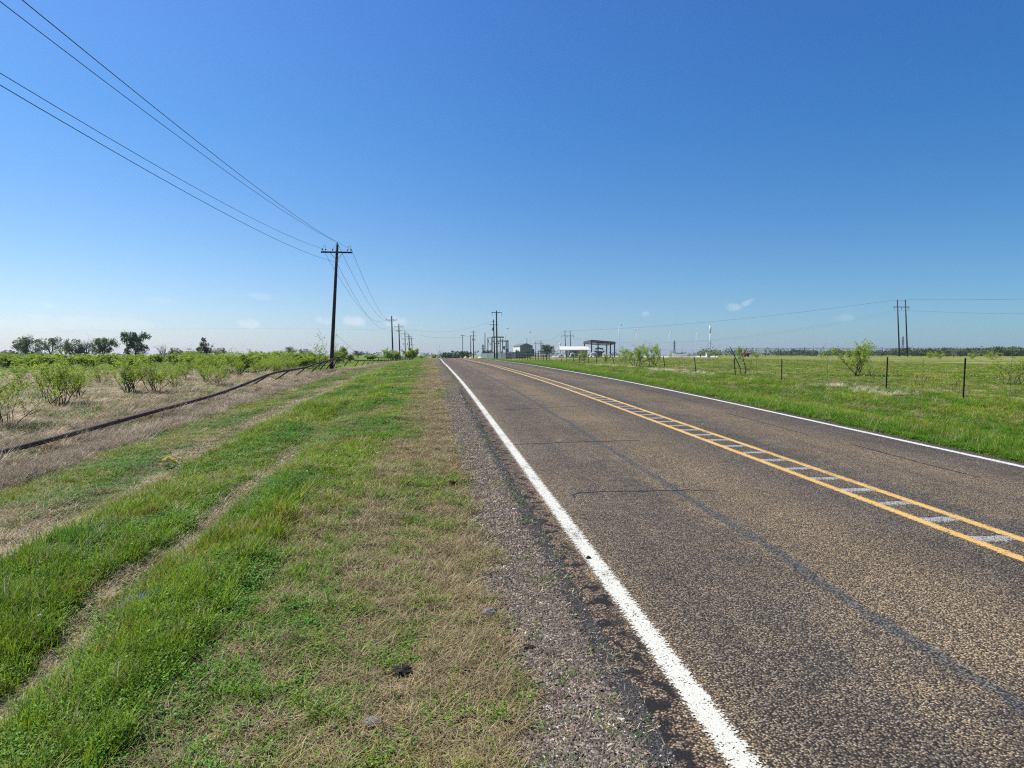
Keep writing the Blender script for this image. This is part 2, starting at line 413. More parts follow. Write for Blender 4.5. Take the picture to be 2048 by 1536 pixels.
def paintmat(name, col, half, wear, seed, worn=(.06, .055, .05)):
    m, t, out = newmat(name)
    uv = t.new('ShaderNodeUVMap').outputs[0]
    r1, dist, r2 = chips(t, uv, 96.0)
    sx = t.new('ShaderNodeSeparateXYZ'); t.link(uv, sx.inputs[0])
    d = t.math('ABSOLUTE', t.math('SUBTRACT', sx.outputs[0], seed))
    n = t.noise(uv, 22, 3, .7, '2D'); n2 = t.noise(uv, 2.2, 4, .6, '2D'); n3 = t.noise(uv, 60, 2, .7, '2D')
    e = t.math('ADD', d, t.math('MULTIPLY', t.math('SUBTRACT', r1, .5), .034)); e = t.math('ADD', e, t.math('MULTIPLY', t.math('SUBTRACT', n, .5), .035))
    a = t.math('SUBTRACT', 1.0, t.smooth(e, half - .012, half + .004))
    hole = t.math('MULTIPLY', t.smooth(t.math('ADD', dist, t.math('MULTIPLY', t.math('SUBTRACT', n2, .5), 1.0)), .66 - wear, .76 - wear), t.smooth(n, .46, .56))
    a = t.math('MULTIPLY', a, t.math('SUBTRACT', 1.0, hole))
    cc = t.mix(t.smooth(n3, .35, .7), tuple(x * .88 for x in col), col)
    cc = t.mix(t.math('MULTIPLY', t.smooth(n2, .5, .75), .22), cc, tuple(x * .6 for x in col))
    b = principled(t, out, cc, .55, 0, .3); bump(t, b, t.math('SUBTRACT', 1.0, dist), .5, .004)
    tr = t.new('ShaderNodeBsdfTransparent'); mx = t.new('ShaderNodeMixShader')
    t.link(a, mx.inputs[0]); t.link(tr.outputs[0], mx.inputs[1]); t.link(b.outputs[0], mx.inputs[2]); t.link(mx.outputs[0], out.inputs[0])
    return m
MY = lines([(-40, 1, 5), (1, 20, .3), (20, 100, .5), (100, 500, 4)])
for nm, xc, half, col, wr in (('edge_line', 1.165, .062, (.62, .60, .505), .09), ('edge_line', 7.34, .056, (.62, .62, .59), -.2),
                              ('centre_line', 4.265, .052, (.64, .395, .12), .0), ('centre_line', 4.675, .052, (.64, .395, .12), .06)):
    road_strip(nm, [xc - .09, xc, xc + .09], MY, .004, paintmat(nm + '_paint', col, half, wr, xc))

# sealed cracks (ribbons of black tar a few millimetres proud)
m, t, out = newmat('crack_tar'); tc = t.new('ShaderNodeTexCoord').outputs['Object']
principled(t, out, t.mix(t.noise(tc, 30, 3), (.012, .012, .013), (.035, .034, .034)), .55, 0, .4)
M['tar'] = m
def crack(pts, w, n=60, jag=.012):
    mb = MB(); pv = []
    for i in range(n + 1):
        s = i / n * (len(pts) - 1); k = min(int(s), len(pts) - 2); f = s - k
        x = pts[k][0] * (1-f) + pts[k+1][0] * f; y = pts[k][1] * (1-f) + pts[k+1][1] * f
        y += jag * 2 * mn.noise(Vector((x * 9, y * 9, w * 90))); x += jag * mn.noise(Vector((y * 9, x * 9, w * 70)))
        pv.append((x, y))
    L = []; Rr = []
    for i, (x, y) in enumerate(pv):
        a = pv[max(0, i-1)]; b = pv[min(n, i+1)]; dx, dy = b[0]-a[0], b[1]-a[1]; l = math.hypot(dx, dy) or 1
        ww = w * (.55 + .8 * abs(mn.noise(Vector((x * 14, y * 14, 7)))) * 1.6) * min(1, i / 4 + .15, (n - i) / 10 + .1) / 2
        L.append((x - dy / l * ww, y + dx / l * ww)); Rr.append((x + dy / l * ww, y - dx / l * ww))
    for i in range(n):
        q = [(p[0] + road_dx(p[1]), p[1], road_z(p[1]) + .003) for p in (L[i], Rr[i], Rr[i+1], L[i+1])]
        mb.quad(*q)
    o = mb.build('crack_seal', M['tar']); tag(o, kind='structure'); return o
def rp(x, y):    # road point from a photo pixel on the near road plane
    r = ray(x, y); lo, hi = .5, 150.0
    for _ in range(50):
        k = (lo + hi) / 2; q = Vector((0, 0, CAMZ)) + r * k
        if q.z > road_z(q.y): lo = k
        else: hi = k
    return (q.x, q.y)
crack([rp(*p) for p in ((1146, 996), (1148, 989), (1160, 985), (1220, 983), (1300, 982), (1380, 980), (1462, 983))], .035)
crack([rp(*p) for p in ((1022, 889), (1080, 887), (1150, 884), (1230, 882), (1300, 880))], .035)
crack([rp(*p) for p in ((1005, 820), (1060, 817), (1120, 814), (1182, 811))], .035)
crack([rp(*p) for p in ((962, 794), (1020, 792), (1110, 790))], .03)
crack([rp(*p) for p in ((966, 773), (1010, 772))], .03)
crack([rp(*p) for p in ((1454, 826.6), (1540, 849), (1621, 871))], .03, 80)
crack([rp(*p) for p in ((1700, 888), (1780, 909), (1849, 928), (1960, 955))], .03, 80)
crack([rp(*p) for p in ((1280, 778), (1340, 790), (1400, 806))], .03, 60)
crack([rp(*p) for p in ((1070, 742), (1120, 750), (1180, 762), (1230, 771))], .03, 60)

# ------------------------------------------------------------------ sky and sun
SUN_EL, SUN_AZ = R(52), R(-62)          # azimuth measured from the road direction, negative = to the left
w = bpy.data.worlds.new('World'); S.world = w; w.use_nodes = True
t = NT(w.node_tree); out = t.new('ShaderNodeOutputWorld'); bg = t.new('ShaderNodeBackground')
sky = t.new('ShaderNodeTexSky'); sky.sky_type = 'NISHITA'; sky.sun_disc = False
sky.sun_elevation = SUN_EL; sky.sun_rotation = SUN_AZ; sky.air_density = 1.0; sky.dust_density = .6; sky.ozone_density = 3.0
sky.altitude = 200
gen = t.new('ShaderNodeTexCoord').outputs['Generated']
hs = t.new('ShaderNodeHueSaturation'); hs.inputs['Saturation'].default_value = 1.15; hs.inputs['Value'].default_value = 1.0
t.link(sky.outputs[0], hs.inputs['Color'])
skyc = hs.outputs[0]
sz = t.new('ShaderNodeSeparateXYZ'); t.link(gen, sz.inputs[0])
skyc = t.mix(1.0, skyc, t.ramp(sz.outputs[2], [(0, (.68, .87, 1.36)), (.03, (.66, .86, 1.22)), (.07, (.63, .84, 1.13)), (.15, (.59, .84, 1.09)), (.29, (.50, .86, 1.18)), (.43, (.56, .89, 1.27))]), 'MULTIPLY')
sa = t.new('ShaderNodeVectorMath', operation='DOT_PRODUCT'); t.link(gen, sa.inputs[0]); sa.inputs[1].default_value = (math.sin(SUN_AZ), math.cos(SUN_AZ), 0)
sa = t.math('MULTIPLY_ADD', sa.outputs['Value'], .5, .5)
skyc = t.mix(1.0, skyc, t.ramp(sa, [(.35, (.78, .93, .95)), (.66, (1, 1, 1)), (.9, (1.4, 1.18, 1.07))]), 'MULTIPLY')
cn = t.noise(gen, 60, 6, .68)
def vdot(vec):
    nd = t.new('ShaderNodeVectorMath', operation='DOT_PRODUCT'); t.link(gen, nd.inputs[0]); nd.inputs[1].default_value = vec
    return nd.outputs['Value']
tot = None
for (px, py, rx, ry, op, sl) in ((45, 648, 75, 13, .50, 0), (150, 645, 130, 14, .50, .02), (260, 650, 60, 11, .5, 0), (95, 610, 14, 6, .55, .3), (500, 648, 22, 11, .7, 0),
                             (645, 642, 18, 10, .8, 0), (706, 641, 26, 12, .9, .15), (790, 643, 32, 14, .75, .1), (1468, 614, 17, 9, .55, .1),
                             (1494, 605, 16, 6, .5, -.5), (1290, 628, 10, 6, .5, 0), (520, 592, 22, 8, .35, .1), (320, 600, 30, 8, .2, 0), (1690, 636, 26, 8, .25, 0)):
    d = ray(px, py).normalized(); rt = d.cross(Vector((0, 0, 1))).normalized(); up = rt.cross(d)
    if sl: rt, up = (rt - up * sl).normalized(), (up + rt * sl).normalized()
    a = t.math('MULTIPLY', vdot(rt), F / rx); b_ = t.math('MULTIPLY', vdot(up), F / ry)
    rr = t.math('ADD', t.math('MULTIPLY', a, a), t.math('MULTIPLY', b_, b_))
    front = t.math('GREATER_THAN', vdot(d), 0)
    v = t.math('SUBTRACT', 1.0, t.math('ADD', rr, t.math('MULTIPLY', t.math('SUBTRACT', cn, .5), 3.2)))
    v = t.math('MULTIPLY', t.math('MULTIPLY', t.smooth(v, -.15, 1.1), front), op)
    tot = v if tot is None else t.math('MAXIMUM', tot, v)
skyc = t.mix(t.math('MULTIPLY', tot, .42), skyc, (8.2, 8.5, 9.0))
t.link(skyc, bg.inputs[0]); bg.inputs[1].default_value = .079; t.link(bg.outputs[0], out.inputs[0])
sl = bpy.data.lights.new('sun', 'SUN'); sl.energy = 5.0; sl.angle = R(.53); sl.color = (1, .955, .89)
so = bpy.data.objects.new('sun', sl); COL.objects.link(so)
sd = Vector((math.sin(SUN_AZ) * math.cos(SUN_EL), math.cos(SUN_AZ) * math.cos(SUN_EL), math.sin(SUN_EL)))
so.rotation_euler = sd.to_track_quat('Z', 'Y').to_euler()
S.view_settings.view_transform = 'Standard'; S.view_settings.look = 'None'; S.view_settings.gamma = 1; S.view_settings.exposure = 0.5
S.cycles.max_bounces = 6; S.cycles.transparent_max_bounces = 24
S.cycles.use_denoising = False; S.cycles.pixel_filter_type = 'BLACKMAN_HARRIS'; S.cycles.filter_width = 1.15

# ------------------------------------------------------------------ scattered ground cover
def shade_attr(me, vals):
    a = me.attributes.new('shade', 'FLOAT', 'POINT'); a.data.foreach_set('value', vals)
def blade(v, f, sh, p, az, lean, L, w, curve, s, segs=3):
    """a grass blade: strip of quads ending in a point"""
    dx, dy = math.cos(az), math.sin(az); qx, qy = -dy, dx
    x, y, z = p; a = lean; i0 = len(v)
    for k in range(segs + 1):
        ww = w * (1 - (k / segs) ** 1.6) * .5
        if k < segs:
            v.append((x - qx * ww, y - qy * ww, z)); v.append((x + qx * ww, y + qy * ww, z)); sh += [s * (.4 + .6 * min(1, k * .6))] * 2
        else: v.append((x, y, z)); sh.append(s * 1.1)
        st = L / segs; x += dx * math.sin(a) * st; y += dy * math.sin(a) * st; z += math.cos(a) * st; a += curve / segs
    for k in range(segs - 1): f.append((i0 + 2*k, i0 + 2*k+1, i0 + 2*k+3, i0 + 2*k+2))
    k = segs - 1; f.append((i0 + 2*k, i0 + 2*k+1, i0 + 2*k+2))
src = {}
def source(kind, mat, fn, n=3):
    c = bpy.data.collections.new('sources_' + kind); src[kind] = c
    for i in range(n):
        v, f, sh = [], [], []; fn(v, f, sh)
        me = bpy.data.meshes.new(kind); me.from_pydata(v, [], f); me.materials.append(M[mat]); shade_attr(me, sh)
        c.objects.link(bpy.data.objects.new(kind, me))
U = rnd.uniform
def f_short(v, f, sh):
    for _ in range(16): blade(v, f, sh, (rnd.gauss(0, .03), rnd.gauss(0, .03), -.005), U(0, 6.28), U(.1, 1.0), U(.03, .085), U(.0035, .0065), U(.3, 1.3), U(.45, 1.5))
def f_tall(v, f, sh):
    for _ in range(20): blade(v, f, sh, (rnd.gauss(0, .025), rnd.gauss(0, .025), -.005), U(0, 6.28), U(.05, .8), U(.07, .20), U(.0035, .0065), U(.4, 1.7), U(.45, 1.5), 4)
def f_weed(v, f, sh):
    for _ in range(34):
        a = U(0, 6.28); r = abs(rnd.gauss(0, .045)); z = U(.008, .05)
        x, y = math.cos(a) * r, math.sin(a) * r; L = U(.008, .019); w = L * U(.4, .75)
        b = U(0, 6.28); tl = U(-.5, .7); d = Vector((math.cos(b) * math.cos(tl), math.sin(b) * math.cos(tl), math.sin(tl))); q = Vector((-math.sin(b), math.cos(b), U(-.4, .4)))
        p = Vector((x, y, z)); i = len(v); s = U(.5, 1.5)
        v += [tuple(p), tuple(p + d * L * .35 + q * w * .5), tuple(p + d * L * .8 + q * w * .35), tuple(p + d * L), tuple(p + d * L * .8 - q * w * .35), tuple(p + d * L * .35 - q * w * .5)]
        f.append((i, i+1, i+2, i+3, i+4, i+5)); sh += [s] * 6
    for _ in range(5): blade(v, f, sh, (rnd.gauss(0, .03), rnd.gauss(0, .03), 0), U(0, 6.28), U(.2, .8), U(.04, .08), .004, .6, U(.7, 1.1))
def f_thatch(v, f, sh):
    for _ in range(18): blade(v, f, sh, (rnd.gauss(0, .04), rnd.gauss(0, .04), U(0, .012)), U(0, 6.28), U(1.1, 1.5), U(.02, .065), U(.002, .0045), U(-.4, .5), U(.4, 1.6))
def f_straw(v, f, sh):
    for _ in range(14): blade(v, f, sh, (rnd.gauss(0, .03), rnd.gauss(0, .03), 0), U(0, 6.28), U(.3, 1.1), U(.08, .18), U(.0025, .0045), U(.4, 1.3), U(.6, 1.3), 4)
def f_long(v, f, sh):
    for _ in range(34):
        az = rnd.gauss(.25, .6); blade(v, f, sh, (rnd.gauss(0, .09), rnd.gauss(0, .09), 0), az, U(.3, 1.0), U(.28, .62), U(.004, .007), U(.5, 1.1), U(.55, 1.35), 5)
def f_fuzz(v, f, sh):
    for _ in range(26):
        blade(v, f, sh, (rnd.gauss(0, .09), rnd.gauss(0, .09), U(0, .1)), U(0, 6.28), U(.2, 1.2), U(.08, .22), U(.002, .004), U(-.6, .9), U(.5, 1.3), 3)
def f_peb(v, f, sh):
    for _ in range(9):
        cx, cy = rnd.gauss(0, .02), rnd.gauss(0, .02); r = U(.0035, .0085); s = U(.6, 1.4); i = len(v)
        for (x, y, z) in ((1, 0, 0), (0, 1, 0), (-1, 0, 0), (0, -1, 0), (0, 0, .7), (.7, .7, .35), (-.7, -.6, .4)):
            v.append((cx + x * r * U(.7, 1.3), cy + y * r * U(.7, 1.3), z * r * U(.8, 1.2) + .001)); sh.append(s)
        f.extend([(i, i+5, i+4), (i+5, i+1, i+4), (i+1, i+2, i+4), (i+2, i+6, i+4), (i+6, i+3, i+4), (i+3, i, i+4)])
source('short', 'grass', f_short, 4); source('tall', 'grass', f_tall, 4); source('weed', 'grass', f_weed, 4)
source('thatch', 'dry', f_thatch, 4); source('straw', 'dry', f_straw, 4); source('long', 'dry', f_long, 5); source('fuzz', 'dry', f_fuzz, 4); source('peb', 'pebble', f_peb, 5)

def scatter(name, P, coll):
    """P rows: x y z rx ry rz sx sz r g b"""
    if not P: return
    A = np.array(P, dtype=np.float32); n = len(A)
    me = bpy.data.meshes.new(name); me.vertices.add(n); me.vertices.foreach_set('co', A[:, :3].ravel())
    def att(nm, typ, data, key):
        a = me.attributes.new(nm, typ, 'POINT'); a.data.foreach_set(key, np.ascontiguousarray(data).ravel())
    att('rot', 'FLOAT_VECTOR', A[:, 3:6], 'vector'); att('scl', 'FLOAT_VECTOR', A[:, [6, 6, 7]], 'vector')
    att('tint', 'FLOAT_COLOR', np.concatenate([A[:, 8:11], np.ones((n, 1), np.float32)], 1), 'color')
    k = len(coll.objects); a = me.attributes.new('idx', 'INT', 'POINT'); a.data.foreach_set('value', np.random.RandomState(3).randint(0, k, n).astype(np.int32))
    o = bpy.data.objects.new(name, me); COL.objects.link(o); tag(o, kind='stuff')
    g = bpy.data.node_groups.new(name + '_scatter', 'GeometryNodeTree')
    g.interface.new_socket('Geometry', in_out='INPUT', socket_type='NodeSocketGeometry'); g.interface.new_socket('Geometry', in_out='OUTPUT', socket_type='NodeSocketGeometry')
    N = g.nodes; L = g.links; gi = N.new('NodeGroupInput'); go = N.new('NodeGroupOutput'); ip = N.new('GeometryNodeInstanceOnPoints')
    ci = N.new('GeometryNodeCollectionInfo'); ci.inputs[0].default_value = coll; ci.inputs[1].default_value = True; ci.inputs[2].default_value = True
    def na(nm, typ):
        x = N.new('GeometryNodeInputNamedAttribute'); x.data_type = typ; x.inputs[0].default_value = nm; return x.outputs[0]
    L.new(gi.outputs[0], ip.inputs['Points']); L.new(ci.outputs[0], ip.inputs['Instance']); ip.inputs['Pick Instance'].default_value = True
    L.new(na('idx', 'INT'), ip.inputs['Instance Index'])
    L.new(na('scl', 'FLOAT_VECTOR'), ip.inputs['Scale'])
    e2r = N.new('FunctionNodeEulerToRotation'); L.new(na('rot', 'FLOAT_VECTOR'), e2r.inputs[0]); L.new(e2r.outputs[0], ip.inputs['Rotation'])
    L.new(ip.outputs[0], go.inputs[0])
    md = o.modifiers.new('scatter', 'NODES'); md.node_group = g
    return o
B = {k: [] for k in ('short', 'tall', 'weed', 'thatch', 'straw', 'long', 'fuzz', 'peb')}
HW = 0.80
def visible(X, Y, pad=1.0):
    d = X * math.sin(YAW) + Y * math.cos(YAW)
    if d < 1.6: return 0
    u = (X * math.cos(YAW) - Y * math.sin(YAW)) / d
    return d if abs(u) < HW + pad / d else 0
def put(kind, X, Y, s, hs, col, jit=.22, ali=False):
    j = U(1 - jit, 1 + jit); hj = U(-.1, .1)
    c = (col[0] * j * (1 + hj), col[1] * j, col[2] * j * (1 - hj * .5))
    rz = rnd.gauss(0, .3) if ali else U(0, 6.28)
    B[kind].append((X, Y, gz(X, Y) - .003, U(-.12, .12), U(-.12, .12), rz, s, hs, c[0], c[1], c[2]))
LIME = (.27, .37, .02); STRAW = (.60, .50, .31); STRAWD = (.42, .33, .20); VSA = (.46, .37, .19); VSB = (.23, .175, .085); RUST = (.30, .20, .03); BRD = (.29, .235, .165)
def cover(x0, x1, y0, y1, D, dist_exp=1.35, dref=4.0):
    """scatter with density D per square metre at dref metres, thinning with distance while clumps grow"""
    y = y0
    while y < y1:
        st = max(.5, y * .12); ya, yb = y, min(y1, y + st)
        ym = (ya + yb) / 2; dens = D * min(1, (dref / ym)) ** dist_exp
        n = int((x1 - x0) * (yb - ya) * dens)
        gs = max(1, (ym / dref)) ** .48; gh = min(gs, 1.25) * (1 if ym < 12 else .85)
        for _ in range(n):
            X = U(x0, x1); Y = U(ya, yb)
            if not visible(X, Y): continue
            g, d, k, h, gc = zone(X, Y)
            if k == 'r': continue
            r = rnd.random()
            if k == 'g':
                if r < .035: put('short', X, Y, gs * .8, gh * .6, gc)
                elif r < .08: put('thatch', X, Y, gs * .8, gh * .8, STRAW)
                continue
            fine = .5 + .5 * nz(X, Y, 5.5, 31)
            if k in 'vp':
                if r < g * (.55 + .6 * fine):
                    q = rnd.random(); lush = h * (.75 + .7 * fine)
                    wz = nz(X, Y, .45, 17)
                    col = lerp3(gc, LIME, max(0, min(.8, .2 + 1.2 * wz + U(-.25, .25))))
                    if nz(X, Y, 1.3, 63) > .22 and rnd.random() < .5: col = lerp3(col, RUST, .7)
                    if rnd.random() < .08: col = VSA
                    if q < (.06 + .35 * max(0, lush - 1.0)): put('tall', X, Y, gs, gh * lush * .72, col)
                    elif q < (.75 if Y < 5.5 and X < -1.1 else .5) and (wz < .12 or (Y < 5.5 and X < -1.1)): put('weed', X, Y, gs * 1.1, gh * lush, lerp3(gc, (.09, .24, .02), .6))
                    else: put('short', X, Y, gs * 1.1, gh * lush * .9, col)
                elif r < g + (1 - g) * d + .1:
                    q = rnd.random()
                    col = lerp3(VSA, VSB, rnd.random())
                    if d >= .7 and X < -1.9 and g < .4: col = lerp3(STRAW, VSB, rnd.random() * .7)
                    put('thatch' if q < .8 else 'straw', X, Y, gs * 1.05, gh * (1 if q < .8 else .6), col)
            elif k == 'b':
                if Y < 40 and abs(X + 7.5) < .3 and rnd.random() < .7: continue
                if r < g * .7: put('short', X, Y, gs * 1.2, gh * 1.2, gc)
                elif r < .85: put('fuzz', X, Y, gs * .9, gh * .62, lerp3(BRD, STRAWD, rnd.random()))
                else: put('straw', X, Y, gs * 1.4, gh * 1.1, STRAW)
            elif k == 'f':
                if r < g * .5: put('tall', X, Y, gs * 1.2, gh * 1.0, gc)
                elif r < .30: put('fuzz', X, Y, gs * 1.1, gh * .6, lerp3(BRD, STRAWD, rnd.random()))
                elif r < .62: put('straw', X, Y, gs * 1.4, gh * 1.2, lerp3(STRAW, STRAWD, rnd.random()))
        y = yb
cover(-6.2, .96, 1.8, 60, 1500)
cover(-6.2, .96, 60, 200, 1500)
cover(-10, -6.0, 7, 60, 700)
cover(7.6, 18.5, 7, 60, 1500)
cover(7.6, 18.5, 60, 130, 1400)
cover(18.5, 60, 17, 130, 500, 1.5)
cover(-40, -10, 9, 60, 260, 1.2)
cover(-80, -10, 60, 160, 300, 1.5)
# long tan grass of the field on the left, lying over to the right
y = 8.0
while y < 62:
    n = int(34 * 5 * min(1, (14 / y) ** .9))
    for _ in range(n):
        X = U(-42, -7.9); Y = U(y, y + 1)
        if not visible(X, Y, 2): continue
        g, d, k, h, gc = zone(X, Y)
        if k != 'f' or rnd.random() < g * .8: continue
        q = nz(X, Y, .5, 41)
        if rnd.random() > .75 + q: continue
        put('long', X, Y, U(.75, 1.25) * (1 + Y / 90), U(.4, .75), lerp3((.68, .57, .39), (.48, .38, .26), min(1, max(0, .35 - q + U(-.3, .3)))), .25, True)
    y += 1
for _ in range(700):       # grass leaning over the fallen pipe
    Y = 9 + 34 * rnd.random(); X = -7.36 + rnd.gauss(0, .09)
    if nz(X * .2, Y, .6, 13) > .05: put('straw' if rnd.random() < .6 else 'long', X, Y, U(.8, 1.3), U(.5, 1.0), (.52, .43, .29), .25)
for _ in range(1500):      # straw hanging over the brown bank
    Y = 8 + 45 * rnd.random() ** 1.4; X = -7.6 + rnd.gauss(.3, .6)
    if nz(X, Y, .45, 3) > .02: put('long', X, Y, U(.6, 1), U(.35, .6), (.56, .47, .33), .2, True)
for _ in range(900):      # pale tussocks along the right fence
    Y = U(12, 75); X = 16.6 + rnd.gauss(-.2, .6)
    if nz(X * .3, Y, .22, 9) > .02: put('long', X, Y, U(.7, 1.15), U(.4, .7), (.55, .47, .32), .25, True)
# fat tufts near the camera
for _ in range(46):
    Y = U(2.4, 9); X = U(-2.2, .3)
    cl = lerp3(GRN, LIME, rnd.random() * .6)
    for _k in range(4): put('tall', X + rnd.gauss(0, .06), Y + rnd.gauss(0, .06), U(.9, 1.2), U(.5, .95), cl)
# lush bank of grass right of the far edge line
for _ in range(7000):
    Y = 8 + 70 * rnd.random() ** 1.6; X = 7.7 + abs(rnd.gauss(0, .75))
    put('tall', X, Y, U(.9, 1.4) * (1 + Y / 60), U(.6, 1.1) * (1 + Y / 200), lerp3((.13, .25, .04), GRN2, rnd.random()))
for _ in range(80000):    # shoulder gravel
    Y = 1.9 + 20 * rnd.random() ** 2.3; X = U(.22, .98)
    if nz(X, Y, 3.1, 2) * .14 + .40 > X: continue
    q = rnd.random(); e = X > .80
    c = (.055, .052, .05) if e else lerp3((.07, .055, .042), (.25, .20, .15), rnd.random() ** 1.3)
    if q > .965: c = (.42, .38, .33)
    elif q > .945: c = (.30, .19, .12)
    s = (.65 if e else U(.65, 1.2)) * (1 + Y / 18)
    put('peb', X, Y, s, s, c)
GR = {'short': 'short_grass', 'tall': 'tall_grass', 'weed': 'ground_weeds', 'thatch': 'dry_thatch', 'straw': 'straw_grass', 'long': 'long_dry_grass', 'fuzz': 'dead_weeds', 'peb': 'shoulder_gravel'}
LAB = {'short': 'short green grass growing along both road verges', 'tall': 'tufts of longer green grass on the verges', 'weed': 'low broad-leaved green weeds in the verge',
       'thatch': 'flattened dry tan grass clippings on the verges', 'straw': 'thin upright straw stems among the grass', 'long': 'long tan dead grass lying over in the field',
       'fuzz': 'brown dead weeds on the bank below the pipe fence', 'peb': 'loose brown gravel beside the left edge line'}
for k in B:
    o = scatter(GR[k], B[k], src[k])
    if o: tag(o, LAB[k], 'gravel' if k == 'peb' else 'grass')
print('scatter', {k: len(v) for k, v in B.items()})

# ------------------------------------------------------------------ placing helpers
def hit(x, y, dmax=400):
    """ground point under photo pixel x, y"""
    r = ray(x, y); o = Vector((0, 0, CAMZ)); s = 2.0
    while s < dmax:
        q = o + r * s
        if q.z <= gz(q.x, q.y): return Vector((q.x, q.y, gz(q.x, q.y)))
        s += max(.05, s * .01)
    q = o + r * dmax; return Vector((q.x, q.y, gz(q.x, q.y)))
def gp(x, d):
    p = at(x, 715, d); return Vector((p.x, p.y, gz(p.x, p.y)))
def ztop(p, y):
    """height z at which something standing at p reaches photo row y"""
    d = depth(p); zz = CAMZ
    for _ in range(8): zz = at(1024, y, depth((p[0], p[1], zz))).z
    return zz
def planeX(x, y, X):
    r = ray(x, y); return Vector((0, 0, CAMZ)) + r * (X / r.x)

# ------------------------------------------------------------------ plants
def grow(mb, p, d, L, r, lev, rg, tips, bend=.25, kids=(4, 3, 2), up=.0, sides=5, split=.62, seg=5):
    pts = [p]; rr = [r]; q = Vector(p); dd = Vector(d).normalized()
    for k in range(seg):
        dd = (dd + Vector((rg.gauss(0, bend), rg.gauss(0, bend), rg.gauss(0, bend) * .7 + up)) * .5).normalized()
        q = q + dd * L / seg; pts.append(q.copy()); rr.append(r * (1 - .72 * (k + 1) / seg))
    mb.tube(pts, rr, max(3, sides), cap=False)
    if lev == 0:
        tips.append((pts, dd)); return
    n = kids[-lev] if lev <= len(kids) else 3
    for i in range(n):
        f = rg.uniform(.35, 1.0) if i else 1.0
        k = min(seg, max(1, int(f * seg))); base = pts[k]
        a = rg.uniform(0, 6.283); side = Vector((math.cos(a), math.sin(a), rg.uniform(-.1, .7)))
        nd = (dd * .75 + side * rg.uniform(.45, .95)).normalized()
        grow(mb, base, nd, L * split * rg.uniform(.75, 1.2), max(rr[k] * .75, .003), lev - 1, rg, tips, bend, kids, up, sides - 1, split, seg)
    tips.append((pts[-3:], dd))
def seeded(rg, f):
    global rnd
    old = rnd; rnd = rg
    try: return f()
    finally: rnd = old
def mesquite_meshes(seed, nst=9, spread=.75, leaves=5, lmat='mesquite', kids=(4, 3), ll=.13, thick=1.0):
    rg = random.Random(seed); st = MB(); tips = []
    for i in range(nst):
        a = i / nst * 6.283 + rg.uniform(-.3, .3); th = rg.uniform(.15, spread)
        d = Vector((math.cos(a) * math.sin(th), math.sin(a) * math.sin(th), math.cos(th)))
        grow(st, Vector((rg.gauss(0, .2), rg.gauss(0, .2), -.05)), d, rg.uniform(.95, 1.4), 0.021 * thick * rg.uniform(.6, 1.2), 2, rg, tips, .32, kids, .10, 5, .55)
    lf = MB()
    def go():
        for pts, dd in tips:
            for p in pts[1:]:
                if p.z < .55 and rg.random() < .85: continue
                if rg.random() < .15: continue
                for _ in range(leaves):
                    o = Vector((rg.gauss(0, .05), rg.gauss(0, .05), rg.gauss(0, .04)))
                    a = rg.uniform(0, 6.283); d = Vector((math.cos(a), math.sin(a), rg.uniform(-1.1, .4)))
                    lf.leaf(p + o, d, ll * rg.uniform(.6, 1.2), ll * rg.uniform(.22, .36))
    seeded(rg, go)
    # normalise to 2 m
    zm = max(v[2] for v in lf.v) if lf.v else 2; k = 2.0 / zm
    for mb in (st, lf): mb.v = [(v[0] * k, v[1] * k, v[2] * k) for v in mb.v]
    return st.mesh('mesquite_stems', M['stem']), lf.mesh('mesquite_foliage', M[lmat])
MESQ = [mesquite_meshes(11, 10, leaves=4, ll=.11), mesquite_meshes(12, 13, .65, 4, ll=.11), mesquite_meshes(13, 8, .9, 3), mesquite_meshes(14, 11, .8, 5, ll=.11), mesquite_meshes(15, 15, .6, 4, ll=.11)]
AIRY = [mesquite_meshes(21, 5, .55, 2, kids=(3, 2)), mesquite_meshes(22, 6, .8, 2, kids=(3, 2))]
SMALLT = [mesquite_meshes(31, 6, .75, 7, kids=(5, 4), thick=1.5, ll=.11), mesquite_meshes(32, 5, .8, 6, kids=(5, 4), thick=1.4, ll=.11)]
THICK = [mesquite_meshes(41, 12, .85, 9, 'mesquite', ll=.17), mesquite_meshes(42, 14, .9, 9, 'mesquite_dk', ll=.17), mesquite_meshes(43, 12, .95, 10, 'mesquite', ll=.2)]
def shrub(pair, p, h, label, wide=1.0, name='mesquite_shrub', cat='shrub', group=None, rz=None, parts=('stems', 'foliage')):
    o = empty(name, p, label, cat, group, rnd.uniform(0, 6.28) if rz is None else rz)
    o.scale = (h / 2 * wide, h / 2 * wide, h / 2)
    for nm, me in zip(parts, pair):
        c = bpy.data.objects.new(nm, me); COL.objects.link(c); c.parent = o
    return o
def shrub_px(pair, x, yb, yt, label, wide=1.0, d=None, **kw):
    p = hit(x, yb) if d is None else gp(x, d)
    return shrub(pair, p, max(.5, ztop(p, yt) - p.z), label, wide, **kw)

